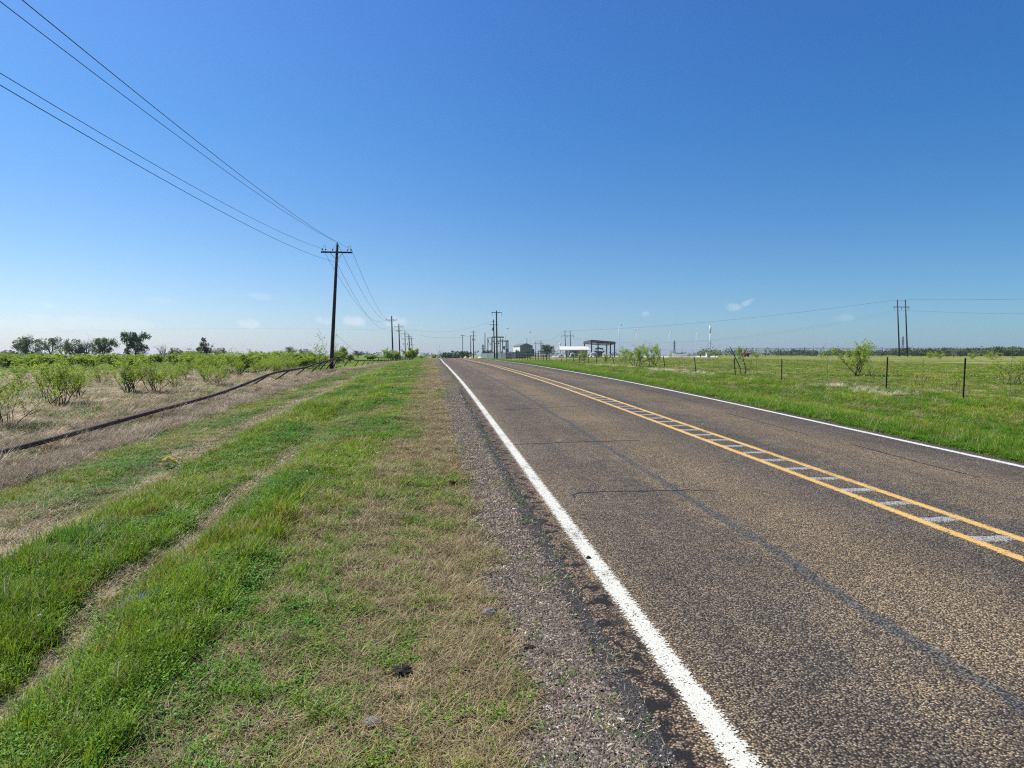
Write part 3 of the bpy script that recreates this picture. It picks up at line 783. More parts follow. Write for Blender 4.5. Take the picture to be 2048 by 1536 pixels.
MG = 'mesquite shrubs in the dry grass field'
for x, yb, yt, v, wd, lab in (
        (118, 812, 697, 0, 1.0, 'tall leafy mesquite shrub in dry grass beyond the pipe fence, nearest the photo edge group'),
        (152, 800, 706, 1, .8, 'mesquite shrub with many thin upright stems crowding the tall leafy one'),
        (92, 806, 722, 2, .9, 'low spreading mesquite on the outer flank of the tall leafy shrub'),
        (4, 852, 716, 2, .8, 'mesquite shrub cut by the left edge of the photo'),
        (262, 788, 701, 4, 1.1, 'broad many-stemmed mesquite shrub standing mid-field in tan grass'),
        (308, 786, 702, 1, .95, 'mesquite shrub joined to the broad many-stemmed one on its road side'),
        (348, 776, 708, 3, .7, 'narrow mesquite shrub just past the joined pair in tan grass'),
        (372, 765, 712, 0, .8, 'small mesquite clump behind the narrow shrub'),
        (437, 771, 714, 3, 1.1, 'round mesquite shrub with fan of bare stems above the pipe bend'),
        (410, 764, 714, 1, .8, 'slim mesquite touching the round fan-stemmed shrub'),
        (478, 753, 714, 0, .9, 'small mesquite at the front of the green thicket, first from the round shrub'),
        (512, 750, 716, 3, .9, 'small mesquite at the front of the green thicket, second from the round shrub'),
        (549, 748, 714, 1, .9, 'small mesquite at the front of the green thicket, third from the round shrub'),
        (588, 745, 716, 0, .9, 'small mesquite at the front of the green thicket, nearest the leaning pole'),
        (200, 770, 716, 3, .9, 'dull green mesquite between the two big shrub clusters'),
        (40, 775, 716, 2, 1.0, 'sparse mesquite behind the shrub at the photo edge')):
    shrub_px(MESQ[v], x, yb, yt, lab, wd, group=MG)
shrub_px(AIRY[0], 636, 737, 657, 'tall airy mesquite sapling beside the leaning utility pole', .9, name='mesquite_sapling')
shrub_px(AIRY[1], 628, 738, 690, 'low bushy mesquite at the foot of the airy sapling', 1.0, name='mesquite_sapling')
shrub_px(AIRY[0], 669, 735, 652, 'thin leafy vine-like sapling climbing against the leaning utility pole', .28, name='mesquite_sapling')
# thicket: individual shrubs in three depth bands
rnd.seed(99)
for i in range(90):
    d = rnd.choice((58, 66, 76, 90, 110, 130, 150)) * U(.92, 1.08); x = U(-20, 745)
    p = gp(x, d)
    if p.x > -10.5: continue
    yt = 706 + U(-6, 5) + (4 if x < 330 else 0)
    shrub(rnd.choice(THICK), p, min(3.6, max(1.2, ztop(p, yt) - p.z)), 'bright green mesquite shrub in the dense thicket behind the tan field', U(1.0, 1.7), group='mesquite thicket along the left horizon')
for i in range(20):
    x = U(400, 655); d = U(42, 62); p = gp(x, d)
    if p.x > -9.6: continue
    shrub(rnd.choice(MESQ[:4] + THICK[:1]), p, U(.9, 1.7), 'low feathery mesquite at the front edge of the thicket above the tan grass', U(1.0, 1.6), group='low mesquites along the front of the thicket')
# right side mesquites
for pair, x, yb, yt, wd, lab, nm in (
        (SMALLT[0], 1272, 735, 681, 1.0, 'leafy mesquite with dark clustered trunks just behind the wire fence', 'mesquite_tree'),
        (SMALLT[1], 1308, 733, 684, .8, 'thinner mesquite leaning away beside the one with clustered trunks', 'mesquite_tree'),
        (MESQ[2], 1248, 731, 698, .8, 'low yellow-green mesquite bush before the dark clustered trunks', 'mesquite_shrub'),
        (SMALLT[1], 1716, 753, 677, 1.0, 'flat-topped mesquite tree behind the fence, left of the H-frame pole', 'mesquite_tree'),
        (AIRY[1], 1748, 757, 712, 1.1, 'sparse mesquite branches on the H-frame side of the flat-topped mesquite', 'mesquite_shrub'),
        (AIRY[1], 1848, 776, 716, .9, 'faint sparse mesquite between the two nearest fence posts', 'mesquite_shrub'),
        (AIRY[0], 1912, 782, 722, .9, 'thin bare-stemmed mesquite close behind the nearest fence post', 'mesquite_shrub'),
        (MESQ[2], 2031, 770, 701, 1.1, 'mesquite with forked stems at the right edge of the photo', 'mesquite_tree')):
    shrub_px(pair, x, yb, yt, lab, wd, name=nm, cat='tree' if nm.endswith('tree') else 'shrub')
for pair, x, d, yt, wd, lab in (
        (MESQ[3], 1165, 105, 697, .9, 'green mesquite shrub in front of the white-roofed station building'),
        (MESQ[1], 1212, 100, 703, 1.0, 'small mesquite under the open end of the steel canopy'),
        (AIRY[0], 1437, 150, 688, 1.2, 'small pale mesquite tree beside the tall white stack'),
        (MESQ[0], 1418, 160, 701, 1.1, 'low round mesquite at the base of the white stack'),
        (SMALLT[1], 1480, 120, 690, .8, 'small leafy mesquite rising behind the charred dead tree'),
        (MESQ[1], 1513, 150, 699, 1.1, 'round yellow-green mesquite beside the red tank'),
        (AIRY[1], 1655, 130, 684, .9, 'thin lone mesquite tree halfway to the flat-topped mesquite'),
        (MESQ[2], 1645, 140, 704, 1.0, 'low mesquite bush beside the thin lone mesquite'),
        (MESQ[3], 1860, 150, 700, 1.4, 'green mesquite shrub this side of the dark tree line near the H-frame'),
        (MESQ[1], 1880, 140, 702, 1.5, 'wide mesquite shrub beside the bare dead branches'),
        (MESQ[0], 1945, 130, 703, 1.6, 'mesquite shrub beyond the nearest fence post'),
        (MESQ[3], 1985, 120, 700, 1.5, 'bright mesquite shrub far behind the fence near the photo edge'),
        (MESQ[2], 1340, 170, 703, 1.1, 'faint mesquite near the white pump skid'),
        (MESQ[0], 1378, 175, 704, 1.0, 'faint mesquite between two slender light poles')):
    shrub_px(pair, x, 0, yt, lab, wd, d=d)
# the little green tree by the corral and bushes along the left line of poles
for pair, x, d, yt, wd, lab, nm in (
        (THICK[2], 823, 150, 693, 1.1, 'dense round green bush at the far end of the pipe fence', 'roadside_bush'),
        (THICK[0], 843, 190, 709, 1.2, 'low dark bush just beyond the dense round green bush', 'roadside_bush'),
        (MESQ[2], 866, 230, 705, 1.1, 'grey half-bare bush where the verge meets the road crest', 'roadside_bush'),
        (THICK[1], 686, 95, 691, .7, 'dark leafy shrub just past the leaning utility pole', 'roadside_bush'),
        (THICK[0], 776, 140, 693, .9, 'pale green shrub at the foot of the second utility pole', 'roadside_bush'),
        (THICK[1], 792, 150, 700, .9, 'green shrub between the second and third utility poles', 'roadside_bush'),
        (AIRY[1], 759, 120, 697, 1.1, 'wispy shrub short of the second utility pole', 'roadside_bush')):
    shrub_px(pair, x, 0, yt, lab, wd, d=d, name=nm)

def tree_meshes(seed, h, w, mat, dens=1.0, shape='round', bare=.35, bark='bark', leaf=.32, n=2600):
    """trunk with limbs + a crown of leaf clumps, ragged outline"""
    rg = random.Random(seed); tr = MB(); tips = []
    th = h * (.22 if shape != 'cone' else .1)
    tr.tube([(0, 0, -.2), (rg.uniform(-.1, .1), rg.uniform(-.1, .1), th * .6), (rg.uniform(-.2, .2), rg.uniform(-.2, .2), th)], [h * .05, h * .04, h * .034], 7, False)
    for i in range(7):
        a = i / 7 * 6.283 + rg.uniform(-.4, .4); e = rg.uniform(.25, 1.15)
        grow(tr, Vector((0, 0, th * rg.uniform(.7, 1))), Vector((math.cos(a) * math.cos(e), math.sin(a) * math.cos(e), math.sin(e))), h * rg.uniform(.38, .55), h * .018, 2, rg, tips, .3, (3, 3), .06, 5, .55)
    lf = MB(); blobs = []
    def inside(p):
        z = (p.z - th) / (h - th); r = math.hypot(p.x, p.y) / (w / 2)
        if shape == 'round': return z > 0 and (r ** 2 + ((z - .45) / .55) ** 2) < 1
        if shape == 'flat': return z > -.4 and z < 1 and r < .62 + .38 * max(0, z)
        return 0 < z < 1 and r < 1.0 * (1 - abs(z - .3) ** 1.6)
    tries = 0
    while len(blobs) < 46 and tries < 5000:
        tries += 1
        p = Vector((rg.uniform(-w/2, w/2), rg.uniform(-w/2, w/2), rg.uniform(th * .6, h * .95)))
        if inside(p) and (math.hypot(p.x, p.y) / (w / 2) > .3 or p.z > h * .6 or rg.random() < .4): blobs.append((p, rg.uniform(.07, .13) * (h + w) / 2))
    def go():
        for k in range(int(n * dens)):
            if bare > rg.random() and tips:
                pts, dd = rg.choice(tips); p = rg.choice(pts) + Vector((rg.gauss(0, .15), rg.gauss(0, .15), rg.gauss(0, .15)))
            else:
                c, r = rg.choice(blobs); v = Vector((rg.gauss(0, 1), rg.gauss(0, 1), rg.gauss(0, .8))).normalized() * r * rg.uniform(.6, 1.05); p = c + v
            d = Vector((rg.gauss(0, 1), rg.gauss(0, 1), rg.gauss(0, 1)))
            lf.leaf(p, d, leaf * rg.uniform(.6, 1.3), leaf * rg.uniform(.4, .7))
    seeded(rg, go)
    return tr.mesh('trunk', M[bark]), lf.mesh('crown', M[mat])
def bare_meshes(seed, h, mat='deadwood', spread=.8, nst=4, up=.05, r0=.03, kids=(4, 3, 3)):
    rg = random.Random(seed); tr = MB(); tips = []
    for i in range(nst):
        a = i / nst * 6.283 + rg.uniform(-.5, .5); e = rg.uniform(.1, spread)
        grow(tr, Vector((rg.gauss(0, .02) * h, rg.gauss(0, .02) * h, -.1)), Vector((math.cos(a) * math.sin(e), math.sin(a) * math.sin(e), math.cos(e))), h * rg.uniform(.45, .6), h * r0, 3, rg, tips, .35, kids, up, 5, .55)
    zm = max(v[2] for v in tr.v); k = h / zm; tr.v = [(v[0] * k, v[1] * k, v[2] * k) for v in tr.v]
    return (tr.mesh('branches', M[mat]),)
OAK = [tree_meshes(51, 6, 7, 'oak', 1.8), tree_meshes(52, 6, 7.5, 'oak', 1.9)]
GREY = [tree_meshes(53, 6, 6, 'grey_leaf', .9, bare=.6), tree_meshes(54, 5, 5.5, 'grey_leaf', 1.4, bare=.5)]
JUN = [tree_meshes(55, 6, 6.6, 'juniper', 2.2, 'flat', .05), tree_meshes(56, 6, 4.2, 'juniper_brown', 1.3, 'cone', .15)]
DARK = [tree_meshes(57, 6, 7, 'juniper', 2.0, 'round', .1), tree_meshes(58, 6, 7, 'oak', 1.3, 'round', .1)]
BARE = [bare_meshes(61, 6), bare_meshes(62, 6, nst=3, spread=.6)]
def tree_px(pair, base_h, x, d, yt, wpx, base_w, label, name='oak_tree', cat='tree', group=None, tilt=0):
    p = gp(x, d); h = ztop(p, yt) - p.z
    o = empty(name, p, label, cat, group, rnd.uniform(0, 6.28))
    s = h / base_h; sw = (wpx * d / F) / base_w if base_w else s
    o.scale = (sw, sw, s)
    if tilt: o.rotation_euler = (0, tilt, 0)
    for nm, me in zip(('trunk', 'crown') if len(pair) == 2 else ('branches',), pair):
        c = bpy.data.objects.new(nm, me); COL.objects.link(c); c.parent = o
    return o
for a in ((OAK[0], 6, 55, 200, 673, 52, 7, 'broad rounded oak near the white-roofed barn on the left horizon', 'oak_tree'),
          (GREY[0], 6, 102, 195, 674, 46, 6, 'half-leafed grey tree between the rounded oak and bare branches', 'oak_tree'),
          (GREY[1], 5, 18, 185, 700, 28, 5.5, 'low grey bush at the far left horizon edge', 'scrub_bush'),
          (BARE[0], 6, 130, 190, 671, 0, 0, 'bare dead tree beside the half-leafed grey tree', 'bare_tree'),
          (GREY[1], 5, 150, 150, 679, 42, 5.5, 'dark grey-green tree under leaning bare branches', 'oak_tree'),
          (BARE[1], 6, 172, 150, 662, 0, 0, 'tall bare leaning branches above the dark grey-green tree', 'bare_tree'),
          (OAK[1], 6, 207, 165, 675, 54, 7.5, 'rounded dark oak short of the flat-topped juniper', 'oak_tree'),
          (JUN[0], 6, 272, 150, 665, 50, 6.2, 'dark flat-topped juniper, the darkest tree on the left horizon', 'juniper_tree'),
          (BARE[0], 6, 327, 185, 680, 0, 0, 'bare pale tree between the flat-topped and the conical juniper', 'bare_tree'),
          (GREY[1], 5, 352, 170, 696, 26, 5.5, 'small grey bush beside the bare pale tree', 'scrub_bush'),
          (JUN[1], 6, 410, 130, 676, 30, 4.2, 'dark conical brown-green juniper standing alone above the thicket', 'juniper_tree'),
          (GREY[1], 5, 440, 200, 696, 24, 5.5, 'small dull bush right behind the conical juniper', 'scrub_bush'),
          (GREY[0], 6, 580, 200, 693, 20, 6, 'small grey half-bare tree above the green thicket', 'scrub_bush'),
          (GREY[1], 5, 610, 190, 698, 26, 5.5, 'low grey bush before the leaning utility pole', 'scrub_bush'),
          (GREY[0], 6, 716, 200, 701, 22, 6, 'small grey bush between the first two utility poles', 'scrub_bush'),
          (DARK[0], 6, 868, 280, 709, 9, 7, 'tiny dark bush left of the road at the crest', 'scrub_bush'),
          (DARK[0], 6, 893, 300, 703.5, 22, 7, 'dark juniper at the left end of the clump beyond the crest', 'juniper_tree'),
          (JUN[1], 6, 905, 305, 701.5, 22, 4.2, 'brownish tree in the dark clump beyond the road crest', 'juniper_tree'),
          (DARK[1], 6, 918, 300, 702, 24, 7, 'dark green tree in the middle of the clump beyond the crest', 'juniper_tree'),
          (DARK[0], 6, 932, 290, 701, 24, 7, 'dark tree at the right end of the clump beyond the crest', 'juniper_tree'),
          (DARK[0], 6, 972, 300, 699, 16, 7, 'dark green tree behind the corrugated fence at its left end', 'juniper_tree'),
          (DARK[1], 6, 982, 310, 700, 14, 7, 'dark tree under the substation frame', 'juniper_tree'),
          (GREY[1], 5, 1000, 300, 703, 16, 5.5, 'grey bush behind the corrugated fence', 'scrub_bush'),
          (OAK[1], 6, 1095, 260, 689, 36, 7.5, 'light green round tree between grey building and white-roofed building', 'oak_tree'),
          (BARE[0], 6, 1906, 200, 690, 0, 0, 'dark bare dead tree before the distant tree line', 'bare_tree')):
    tree_px(a[0], a[1], a[2], a[3], a[4], a[5], a[6], a[7], a[8], 'bush' if 'bush' in a[8] else 'tree')
shrub_px(AIRY[1], 879, 0, 689, 'pale leaning half-bare tree standing at the road crest', .45, d=235, name='bare_tree', cat='tree')
# charred dead tree at the fence
p = hit(1484, 751); tr = MB(); rg = random.Random(5); d0 = depth(p)
def dl(pts, r): tr.tube([at(x, y, d0 + k * .12) - p for k, (x, y) in enumerate(pts)], [v * .62 for v in r], 6)
dl(((1482, 749), (1480, 735), (1474, 722), (1468, 710), (1464, 701), (1459, 692)), [.05, .05, .05, .045, .035, .02])
dl(((1489, 750), (1492, 740), (1489, 728), (1486, 716), (1483, 705)), [.06, .055, .05, .035, .018])
dl(((1492, 739), (1499, 741), (1502, 730), (1504, 717)), [.03, .025, .02, .01])
dl(((1471, 717), (1468, 724), (1464, 722)), [.02, .015, .008]); dl(((1487, 722), (1480, 716), (1476, 713)), [.02, .015, .008])
dl(((1502, 728), (1497, 722)), [.015, .006]); dl(((1466, 706), (1470, 700)), [.015, .006])
o = tr.build('dead_tree', M['char']); o.location = p; tag(o, 'charred dead tree with forked black limbs standing in the wire fence', 'tree')

# far trees on the right horizon
FAR = [tree_meshes(71 + i, 9, 12 + i, 'far_leaf', .5, 'round', .05, leaf=1.5, n=700) for i in range(3)]
rnd.seed(5)
def far_tree(x, d, yt):
    p = gp(x, d); p.z -= .8; h = ztop(p, yt) - p.z
    o = empty('distant_tree', p, 'dark green tree in the hazy tree line along the right horizon', 'tree', 'trees of the right horizon line', rnd.uniform(0, 6.28))
    i = rnd.randrange(3); o.scale = (h / 9 * U(1, 1.6),) * 2 + (h / 9,)
    for nm, me in zip(('trunk', 'crown'), FAR[i]):
        c = bpy.data.objects.new(nm, me); COL.objects.link(c); c.parent = o
for i in range(34): far_tree(1560 + i * 15 + U(-6, 6), U(420, 560), 700 - (4 if i > 17 else 0) + U(-3.5, 3))
for i in range(9): far_tree(1985 + i * 9 + U(-3, 3), U(300, 360), 695 + U(-3, 3))
for i in range(12): far_tree(1815 + i * 12 + U(-5, 5), U(320, 380), 699 + U(-4, 3))
mb = MB()
def wood():
    for i in range(520):
        x = U(-60, 2120); d = U(800, 1500)
        if x < 1400 and (x > 60) and rnd.random() < .8: continue
        p = gp(x, d); h = U(7, 11) if x > 1400 else U(4, 7); w_ = U(8, 14)
        for _ in range(60):
            v = Vector((rnd.gauss(0, .4) * w_, rnd.gauss(0, .4) * w_, abs(rnd.gauss(.4, .25)) * h))
            mb.leaf(p + v, (rnd.gauss(0, 1), rnd.gauss(0, 1), rnd.gauss(0, .6)), U(1.5, 3), U(1, 2))
wood()
o = mb.build('far_woods', M['far_leaf']); tag(o, 'low dark green woods far off on the horizon', 'woods', kind='stuff')

# ------------------------------------------------------------------ pipe fence on the left
rail_px = [(-160, 952), (-60, 922), (0, 905), (98, 880), (195, 854), (293, 827), (391, 801), (450, 783), (500, 764), (532, 751), (556, 744), (580, 740), (609, 735.5), (630, 728), (656, 721), (676, 714.6), (697, 717.5), (717, 721), (741, 720.4), (765, 721.4), (782, 720), (804, 718.8), (822, 718.5)]
FX = -7.5
rail = [planeX(x, y, FX) for x, y in rail_px]
def smoothpath(P, n=5):
    out = []
    for i in range(len(P) - 1):
        p0, p1, p2, p3 = P[max(0, i-1)], P[i], P[i+1], P[min(len(P)-1, i+2)]
        for k in range(n):
            t_ = k / n
            out.append(.5 * ((2*p1) + (p2-p0)*t_ + (2*p0-5*p1+4*p2-p3)*t_*t_ + (3*p1-p0-3*p2+p3)*t_**3))
    out.append(P[-1]); return out
pf = empty('pipe_fence', (FX, 12, gz(FX, 12)), 'collapsed rusty brown pipe fence leaning toward the road along the dry field', 'fence')
def child(mb, name, mat, parent, smooth=False, label=None):
    off = parent.matrix_world.translation if False else parent.location
    mb.v = [(v[0] - off.x, v[1] - off.y, v[2] - off.z) for v in map(Vector, mb.v)]
    o = mb.build(name, M[mat], parent, smooth)
    if label: o['label'] = label
    return o
mb = MB(); mb.tube(smoothpath(rail), .054, 12); trail = child(mb, 'top_rail', 'rust', pf, True)
for k in (6, 22, 38, 52, 66, 80):
    sp_ = smoothpath(rail); 
    if k + 1 < len(sp_): mb = MB(); mb.tube([sp_[k], sp_[k] + (sp_[k+1] - sp_[k]).normalized() * .14], .064, 12); child(mb, 'pipe_coupling', 'rust', pf, True).parent = trail
posts = [((539, 749), (503, 771)), ((463, 777), (438, 792)), ((577, 742.3), (553, 758)), ((613.5, 733), (600, 744.5)), ((642, 725.5), (622, 744.5)), ((656, 721), (640, 739)), ((667.3, 718.5), (654, 736.5)),
         ((674.5, 715.3), (667.3, 733.2)), ((697.6, 717.5), (688.6, 732.5)), ((717, 721.3), (708, 735.5)), ((730.8, 721.5), (721, 733.2)), ((741, 720.6), (732.2, 730.8)), ((749.3, 721), (739.6, 730.8)),
         ((757.6, 721.5), (749.3, 729.8)), ((763.5, 721.5), (756.2, 729.6)), ((769.8, 722), (764, 727.9)), ((774.2, 721), (767.4, 727.6)), ((778, 720.5), (771.8, 726.9))]
posts += [((783 + k * 4.2, 720.2 - k * .2), (778 + k * 4.2, 726 - k * .8)) for k in range(7)]
feet = []
for (tx, ty), (fx, fy) in posts:
    a = planeX(tx, ty, FX); d = depth(a) - .15; b_ = at(fx, fy, d)
    g_ = gz(b_.x, b_.y)
    if b_.z > g_ + .12 and a.y < 60: b_ = a + (b_ - a) * min(1.6, (a.z - g_ + .1) / max(.05, a.z - b_.z))
    mb = MB(); mb.tube([a, b_], .042 if a.y < 50 else .05, 8); child(mb, 'fence_post', 'rust', pf, True); feet.append(b_)
mb = MB(); mb.tube(smoothpath(sorted(feet[9:], key=lambda v: v.y), 3), .03, 8); child(mb, 'bottom_rail', 'rust', pf, True)
mb = MB(); mb.tube([feet[7] + Vector((-.1, 0, .1)), at(679.5, 732.3, depth(feet[7]) + 1.5), at(681.5, 733.5, depth(feet[7]) + 2)], .03, 8); child(mb, 'bent_rail', 'rust', pf, True, 'short broken length of lower rail')
# the older straight fence behind it
of = empty('pipe_fence', (-9.5, 120, gz(-9.5, 120)), 'distant straight dark pipe fence beyond the second utility pole', 'fence')
mb = MB(); L_ = [at(x, 714.5 + (x - 740) * .03, d) for x, d in ((735, 120), (760, 135), (790, 165), (815, 190))]
mb.tube(L_, .06, 6); mb.tube([v - Vector((0, 0, .5)) for v in L_], .05, 6); child(mb, 'rail', 'rust', of)
for k in range(8):
    f = k / 7 * 2.99; i = int(f); q = L_[i].lerp(L_[i+1], f - i); mb = MB(); mb.tube([q, Vector((q.x, q.y, q.z - 1.3))], .06, 6); child(mb, 'fence_post', 'rust', of)

# ------------------------------------------------------------------ wire fence on the right
wx = 17.2
px_posts = [(1928, 716, 0), (1773, 714, 0), (1563, 718, -1), (1469, 717, -4), (1390, 722, -4), (1328, 713, -5), (1226, 707, -7), (1211, 711, -4), (1193, 710, -1), (1177, 711, 0), (1169, 713, -2), (1159, 710, 0), (1147, 709, 0),
            (1133, 711, 0), (1123, 713, 0), (1112, 710, 0), (1102, 711, 0), (1094, 713, 0), (1086, 712, 0)]
def wpt(x):
    r = ray(x, 740); s = wx / r.x; return Vector((wx, r.y * s, gz(wx, r.y * s)))
PW = [wpt(2130)] + [wpt(p[0] - p[2] * .5) for p in px_posts]
wf = empty('wire_fence', PW[1], 'wire mesh stock fence on dark steel posts beside the right verge', 'fence')
tops = []
for k, q in enumerate(PW):
    yt, ln = (715, 0) if k == 0 else px_posts[k-1][1:]
    h = min(1.55, max(1.05, ztop(q, yt) - q.z)); lean = ln * depth(q) / F
    tp = q + Vector((lean, -.05, h)); tops.append((q, tp))
    mb = MB(); ang = 0
    dz = (tp - q)
    for (ox, oy, sx_, sy_) in ((0, 0, .052, .012), (0, .020, .012, .04)):
        i = len(mb.v)
        for f in (-.25, 1):
            c0 = q + dz * f + Vector((ox, oy, 0))
            mb.v += [tuple(c0 + Vector((a_ * sx_ / 2, b_ * sy_ / 2, 0))) for a_, b_ in ((-1, -1), (1, -1), (1, 1), (-1, 1))]
        mb.f += [(i+3, i+2, i+1, i), (i+4, i+5, i+6, i+7)] + [(i+j, i+(j+1) % 4, i+4+(j+1) % 4, i+4+j) for j in range(4)]
    for s in range(14):   # studs on the face
        c0 = q + dz * (.08 + .065 * s); mb.box((c0.x, c0.y - .011, c0.z), (.018, .012, .014))
    child(mb, 'fence_post', 'tpost', wf)
def wireline(hf, r, name, wig=.02):
    mb = MB(); P_ = []
    for (a, ta), (b_, tb) in zip(tops[:-1], tops[1:]):
        A_ = a + (ta - a) * hf; B_ = b_ + (tb - b_) * hf
        for k in range(4):
            f = k / 4; v = A_.lerp(B_, f); v.z -= .05 * f * (1 - f) * 4 * wig * 10 ; P_.append(v)
    P_.append(tops[-1][0] + (tops[-1][1] - tops[-1][0]) * hf)
    mb.tube(P_, r, 4, False); return mb
child(wireline(.93, .003, ''), 'barbed_wire', 'wire', wf); child(wireline(.83, .003, ''), 'barbed_wire', 'wire', wf)
net = MB()
for hf in (.05, .14, .23, .32, .41, .51, .61, .72): 
    m2 = wireline(hf, .0022, ''); i = len(net.v); net.v += m2.v; net.f += [tuple(j + i for j in f) for f in m2.f]
for (a, ta), (b_, tb) in zip(tops[:-1], tops[1:]):
    n = max(2, int((b_ - a).length / .2))
    for k in range(1, n):
        f = k / n; lo = (a + (ta - a) * .03).lerp(b_ + (tb - b_) * .03, f); hi = (a + (ta - a) * .72).lerp(b_ + (tb - b_) * .72, f)
        net.tube([lo, hi], .002, 3, False)
child(net, 'wire_netting', 'wire', wf)
for (a, ta), (b_, tb) in zip(tops[:5], tops[1:6]):
    m_ = a.lerp(b_, .5); mt = ta.lerp(tb, .5); mb = MB(); mb.tube([m_ - Vector((0, 0, .1)), m_ + (mt - m_) * .95], .007, 5); child(mb, 'wire_stay', 'wire', wf)
# tall chain-link fence far across the pasture
cf = empty('chain_link_fence', gp(1700, 165), 'tall chain-link fence with thin posts across the far side of the pasture', 'fence')
CP = [gp(x, 168 - (x - 1320) * .012) for x in range(1452, 2110, 26)]
for q in CP:
    mb = MB(); mb.tube([q, q + Vector((0, 0, 2.3))], .045, 6); child(mb, 'fence_post', 'darksteel', cf)
mb = MB()
for hh in (2.2, 2.05): mb.tube([q + Vector((0, 0, hh)) for q in CP], .022, 4, False)
child(mb, 'top_wire', 'darksteel', cf)
mb = MB()
for k in range(10): mb.tube([q + Vector((0, 0, .15 + k * .2)) for q in CP], .006, 3, False)
for a, b_ in zip(CP[:-1], CP[1:]):
    for k in range(14):
        q = a.lerp(b_, k / 14); mb.tube([q, q + Vector((0, 0, 2))], .006, 3, False)
child(mb, 'chain_link', 'darksteel', cf)
cf2 = empty('chain_link_fence', gp(1250, 165), 'chain-link fence along the near side of the gas station yard', 'fence')
CP = [gp(x, 160) for x in range(1100, 1452, 22)]
for q in CP:
    mb = MB(); mb.tube([q, q + Vector((0, 0, 1.9))], .03, 6); child(mb, 'fence_post', 'steel', cf2)
mb = MB()
for k in range(9): mb.tube([q + Vector((0, 0, .1 + k * .22)) for q in CP], .008, 3, False)
child(mb, 'chain_link', 'steel', cf2)

# ------------------------------------------------------------------ utility poles
def pole_thing(name, label, x_base, d, y_top, arms=(), r=.15, lean_px=0, mat='pole', group=None, parts=(), cat='utility pole', r_top=None):
    """arms: (fraction of height below top in m, half length, has pins)"""
    q = gp(x_base, d); zt = ztop(q, y_top); H = zt - q.z; lean = lean_px * d / F
    o = empty(name, q, label, cat, group)
    top = Vector((lean, 0, H)); ax = top.normalized()
    mb = MB(); n = 8
    mb.tube([top * (k / n) - (Vector((0, 0, .3)) if k == 0 else Vector()) for k in range(n + 1)], [r - (r - (r_top or r * .62)) * k / n for k in range(n + 1)], 12)
    mb.build('pole', M[mat], o, True)
    for (dz, hl, pins) in arms:
        c = top - ax * dz; mb = MB(); mb.box((c.x, c.y - r * .75 - .04, c.z), (hl * 2, .09, .115)); arm = mb.build('crossarm', M[mat], o)
        if dz < 2.5:
            mb = MB()
            for s in (-1, 1): mb.tube([(c.x + s * hl * .42, c.y - .18, c.z - .04), (c.x + s * .06, c.y - .14, c.z - .55)], .016, 4)
            mb.build('arm_brace', M['steel'], arm)
        for px_ in pins:
            mb = MB(); X_ = c.x + px_; y_ = c.y - r * .75 - .04
            mb.tube([(X_, y_, c.z + .05), (X_, y_, c.z + .16)], .012, 6)
            mb.tube([(X_, y_, c.z + .14), (X_, y_, c.z + .17), (X_, y_, c.z + .20), (X_, y_, c.z + .23), (X_, y_, c.z + .27), (X_, y_, c.z + .29)], [.03, .065, .04, .06, .04, .02], 10)
            mb.build('insulator', M['glassy'], arm, True)
    return o, top
P1, T1 = pole_thing('utility_pole', 'tall dark leaning utility pole, the largest, rising behind the pipe fence', 662, 56, 489, ((.62, 1.2, (-1.1, 1.1, -.84, .84, -.30)),), .16, 14.5)
q = P1.location
mb = MB(); mb.tube([T1 + Vector((0, -.1, -.02)), T1 + Vector((0, -.1, .12)), T1 + Vector((0, -.1, .18))], [.02, .06, .02], 8); mb.build('top_insulator', M['glassy'], P1)
mb = MB()      # jumper loops between the insulators
for s0, s1 in ((-1.1, -.84), (-.30, 0), (.84, 1.1)):
    mb.tube([Vector((T1.x + s0, -.2, T1.z - .38)), Vector((T1.x + (s0 * .75 + s1 * .25), -.2, T1.z - .12)), Vector((T1.x + (s0 * .4 + s1 * .6), -.2, T1.z - .05)), Vector((T1.x + s1, -.2, T1.z - .3 if s1 else T1.z + .05))], .012, 5)
mb.build('jumper_wire', M['cond'], P1)
mb = MB(); mb.tube([T1 * .87 + Vector((.0, -.15, 0)), T1 * .87 + Vector((.16, -.22, 0))], .05, 8); mb.build('neutral_bracket', M['glassy'], P1)
mb = MB(); gA = T1 * .20 ; gA = q + gA
g_end = gp(716, 84); mb.tube([at(673, 669, 57), at(712, 705, 82), g_end], .010, 5)
o = mb.build('guy_wire', M['cond']); tag(o, 'thin guy cable slanting to the ground past the leaning utility pole', 'cable')
P2, T2 = pole_thing('utility_pole', 'second utility pole along the left verge, single crossarm', 786, 158, 632, ((.9, 1.2, (-1.1, 0.4, 1.1)),), .19, -2.2)
P3, T3 = pole_thing('utility_pole', 'third utility pole of the left line, with upper and lower crossarms', 800, 198, 648, ((.8, 1.25, (-1.15, 1.15)), (1.9, .85, ())), .20, -2)
P4, T4 = pole_thing('utility_pole', 'fourth utility pole of the left line, two wide arms and hanging fuses', 811, 250, 662, ((1.0, 1.5, (-1.4, 1.4)), (2.8, 1.3, (-1.1, 1.1))), .20, -1, 'pole_grey')
mb = MB()
for s in (-1, 1): mb.tube([(s * .75, -.2, T4.z - 5.0), (s * .75, -.2, T4.z - 4.3), (s * .45, -.2, T4.z - 4.6)], .12, 6)
mb.build('fuse_cutout', M['glassy'], P4)
P5, T5 = pole_thing('utility_pole', 'fifth utility pole of the left line, thick and dark', 820, 280, 669, ((.8, 1.3, (-1.2, 1.2)),), .28, -2)
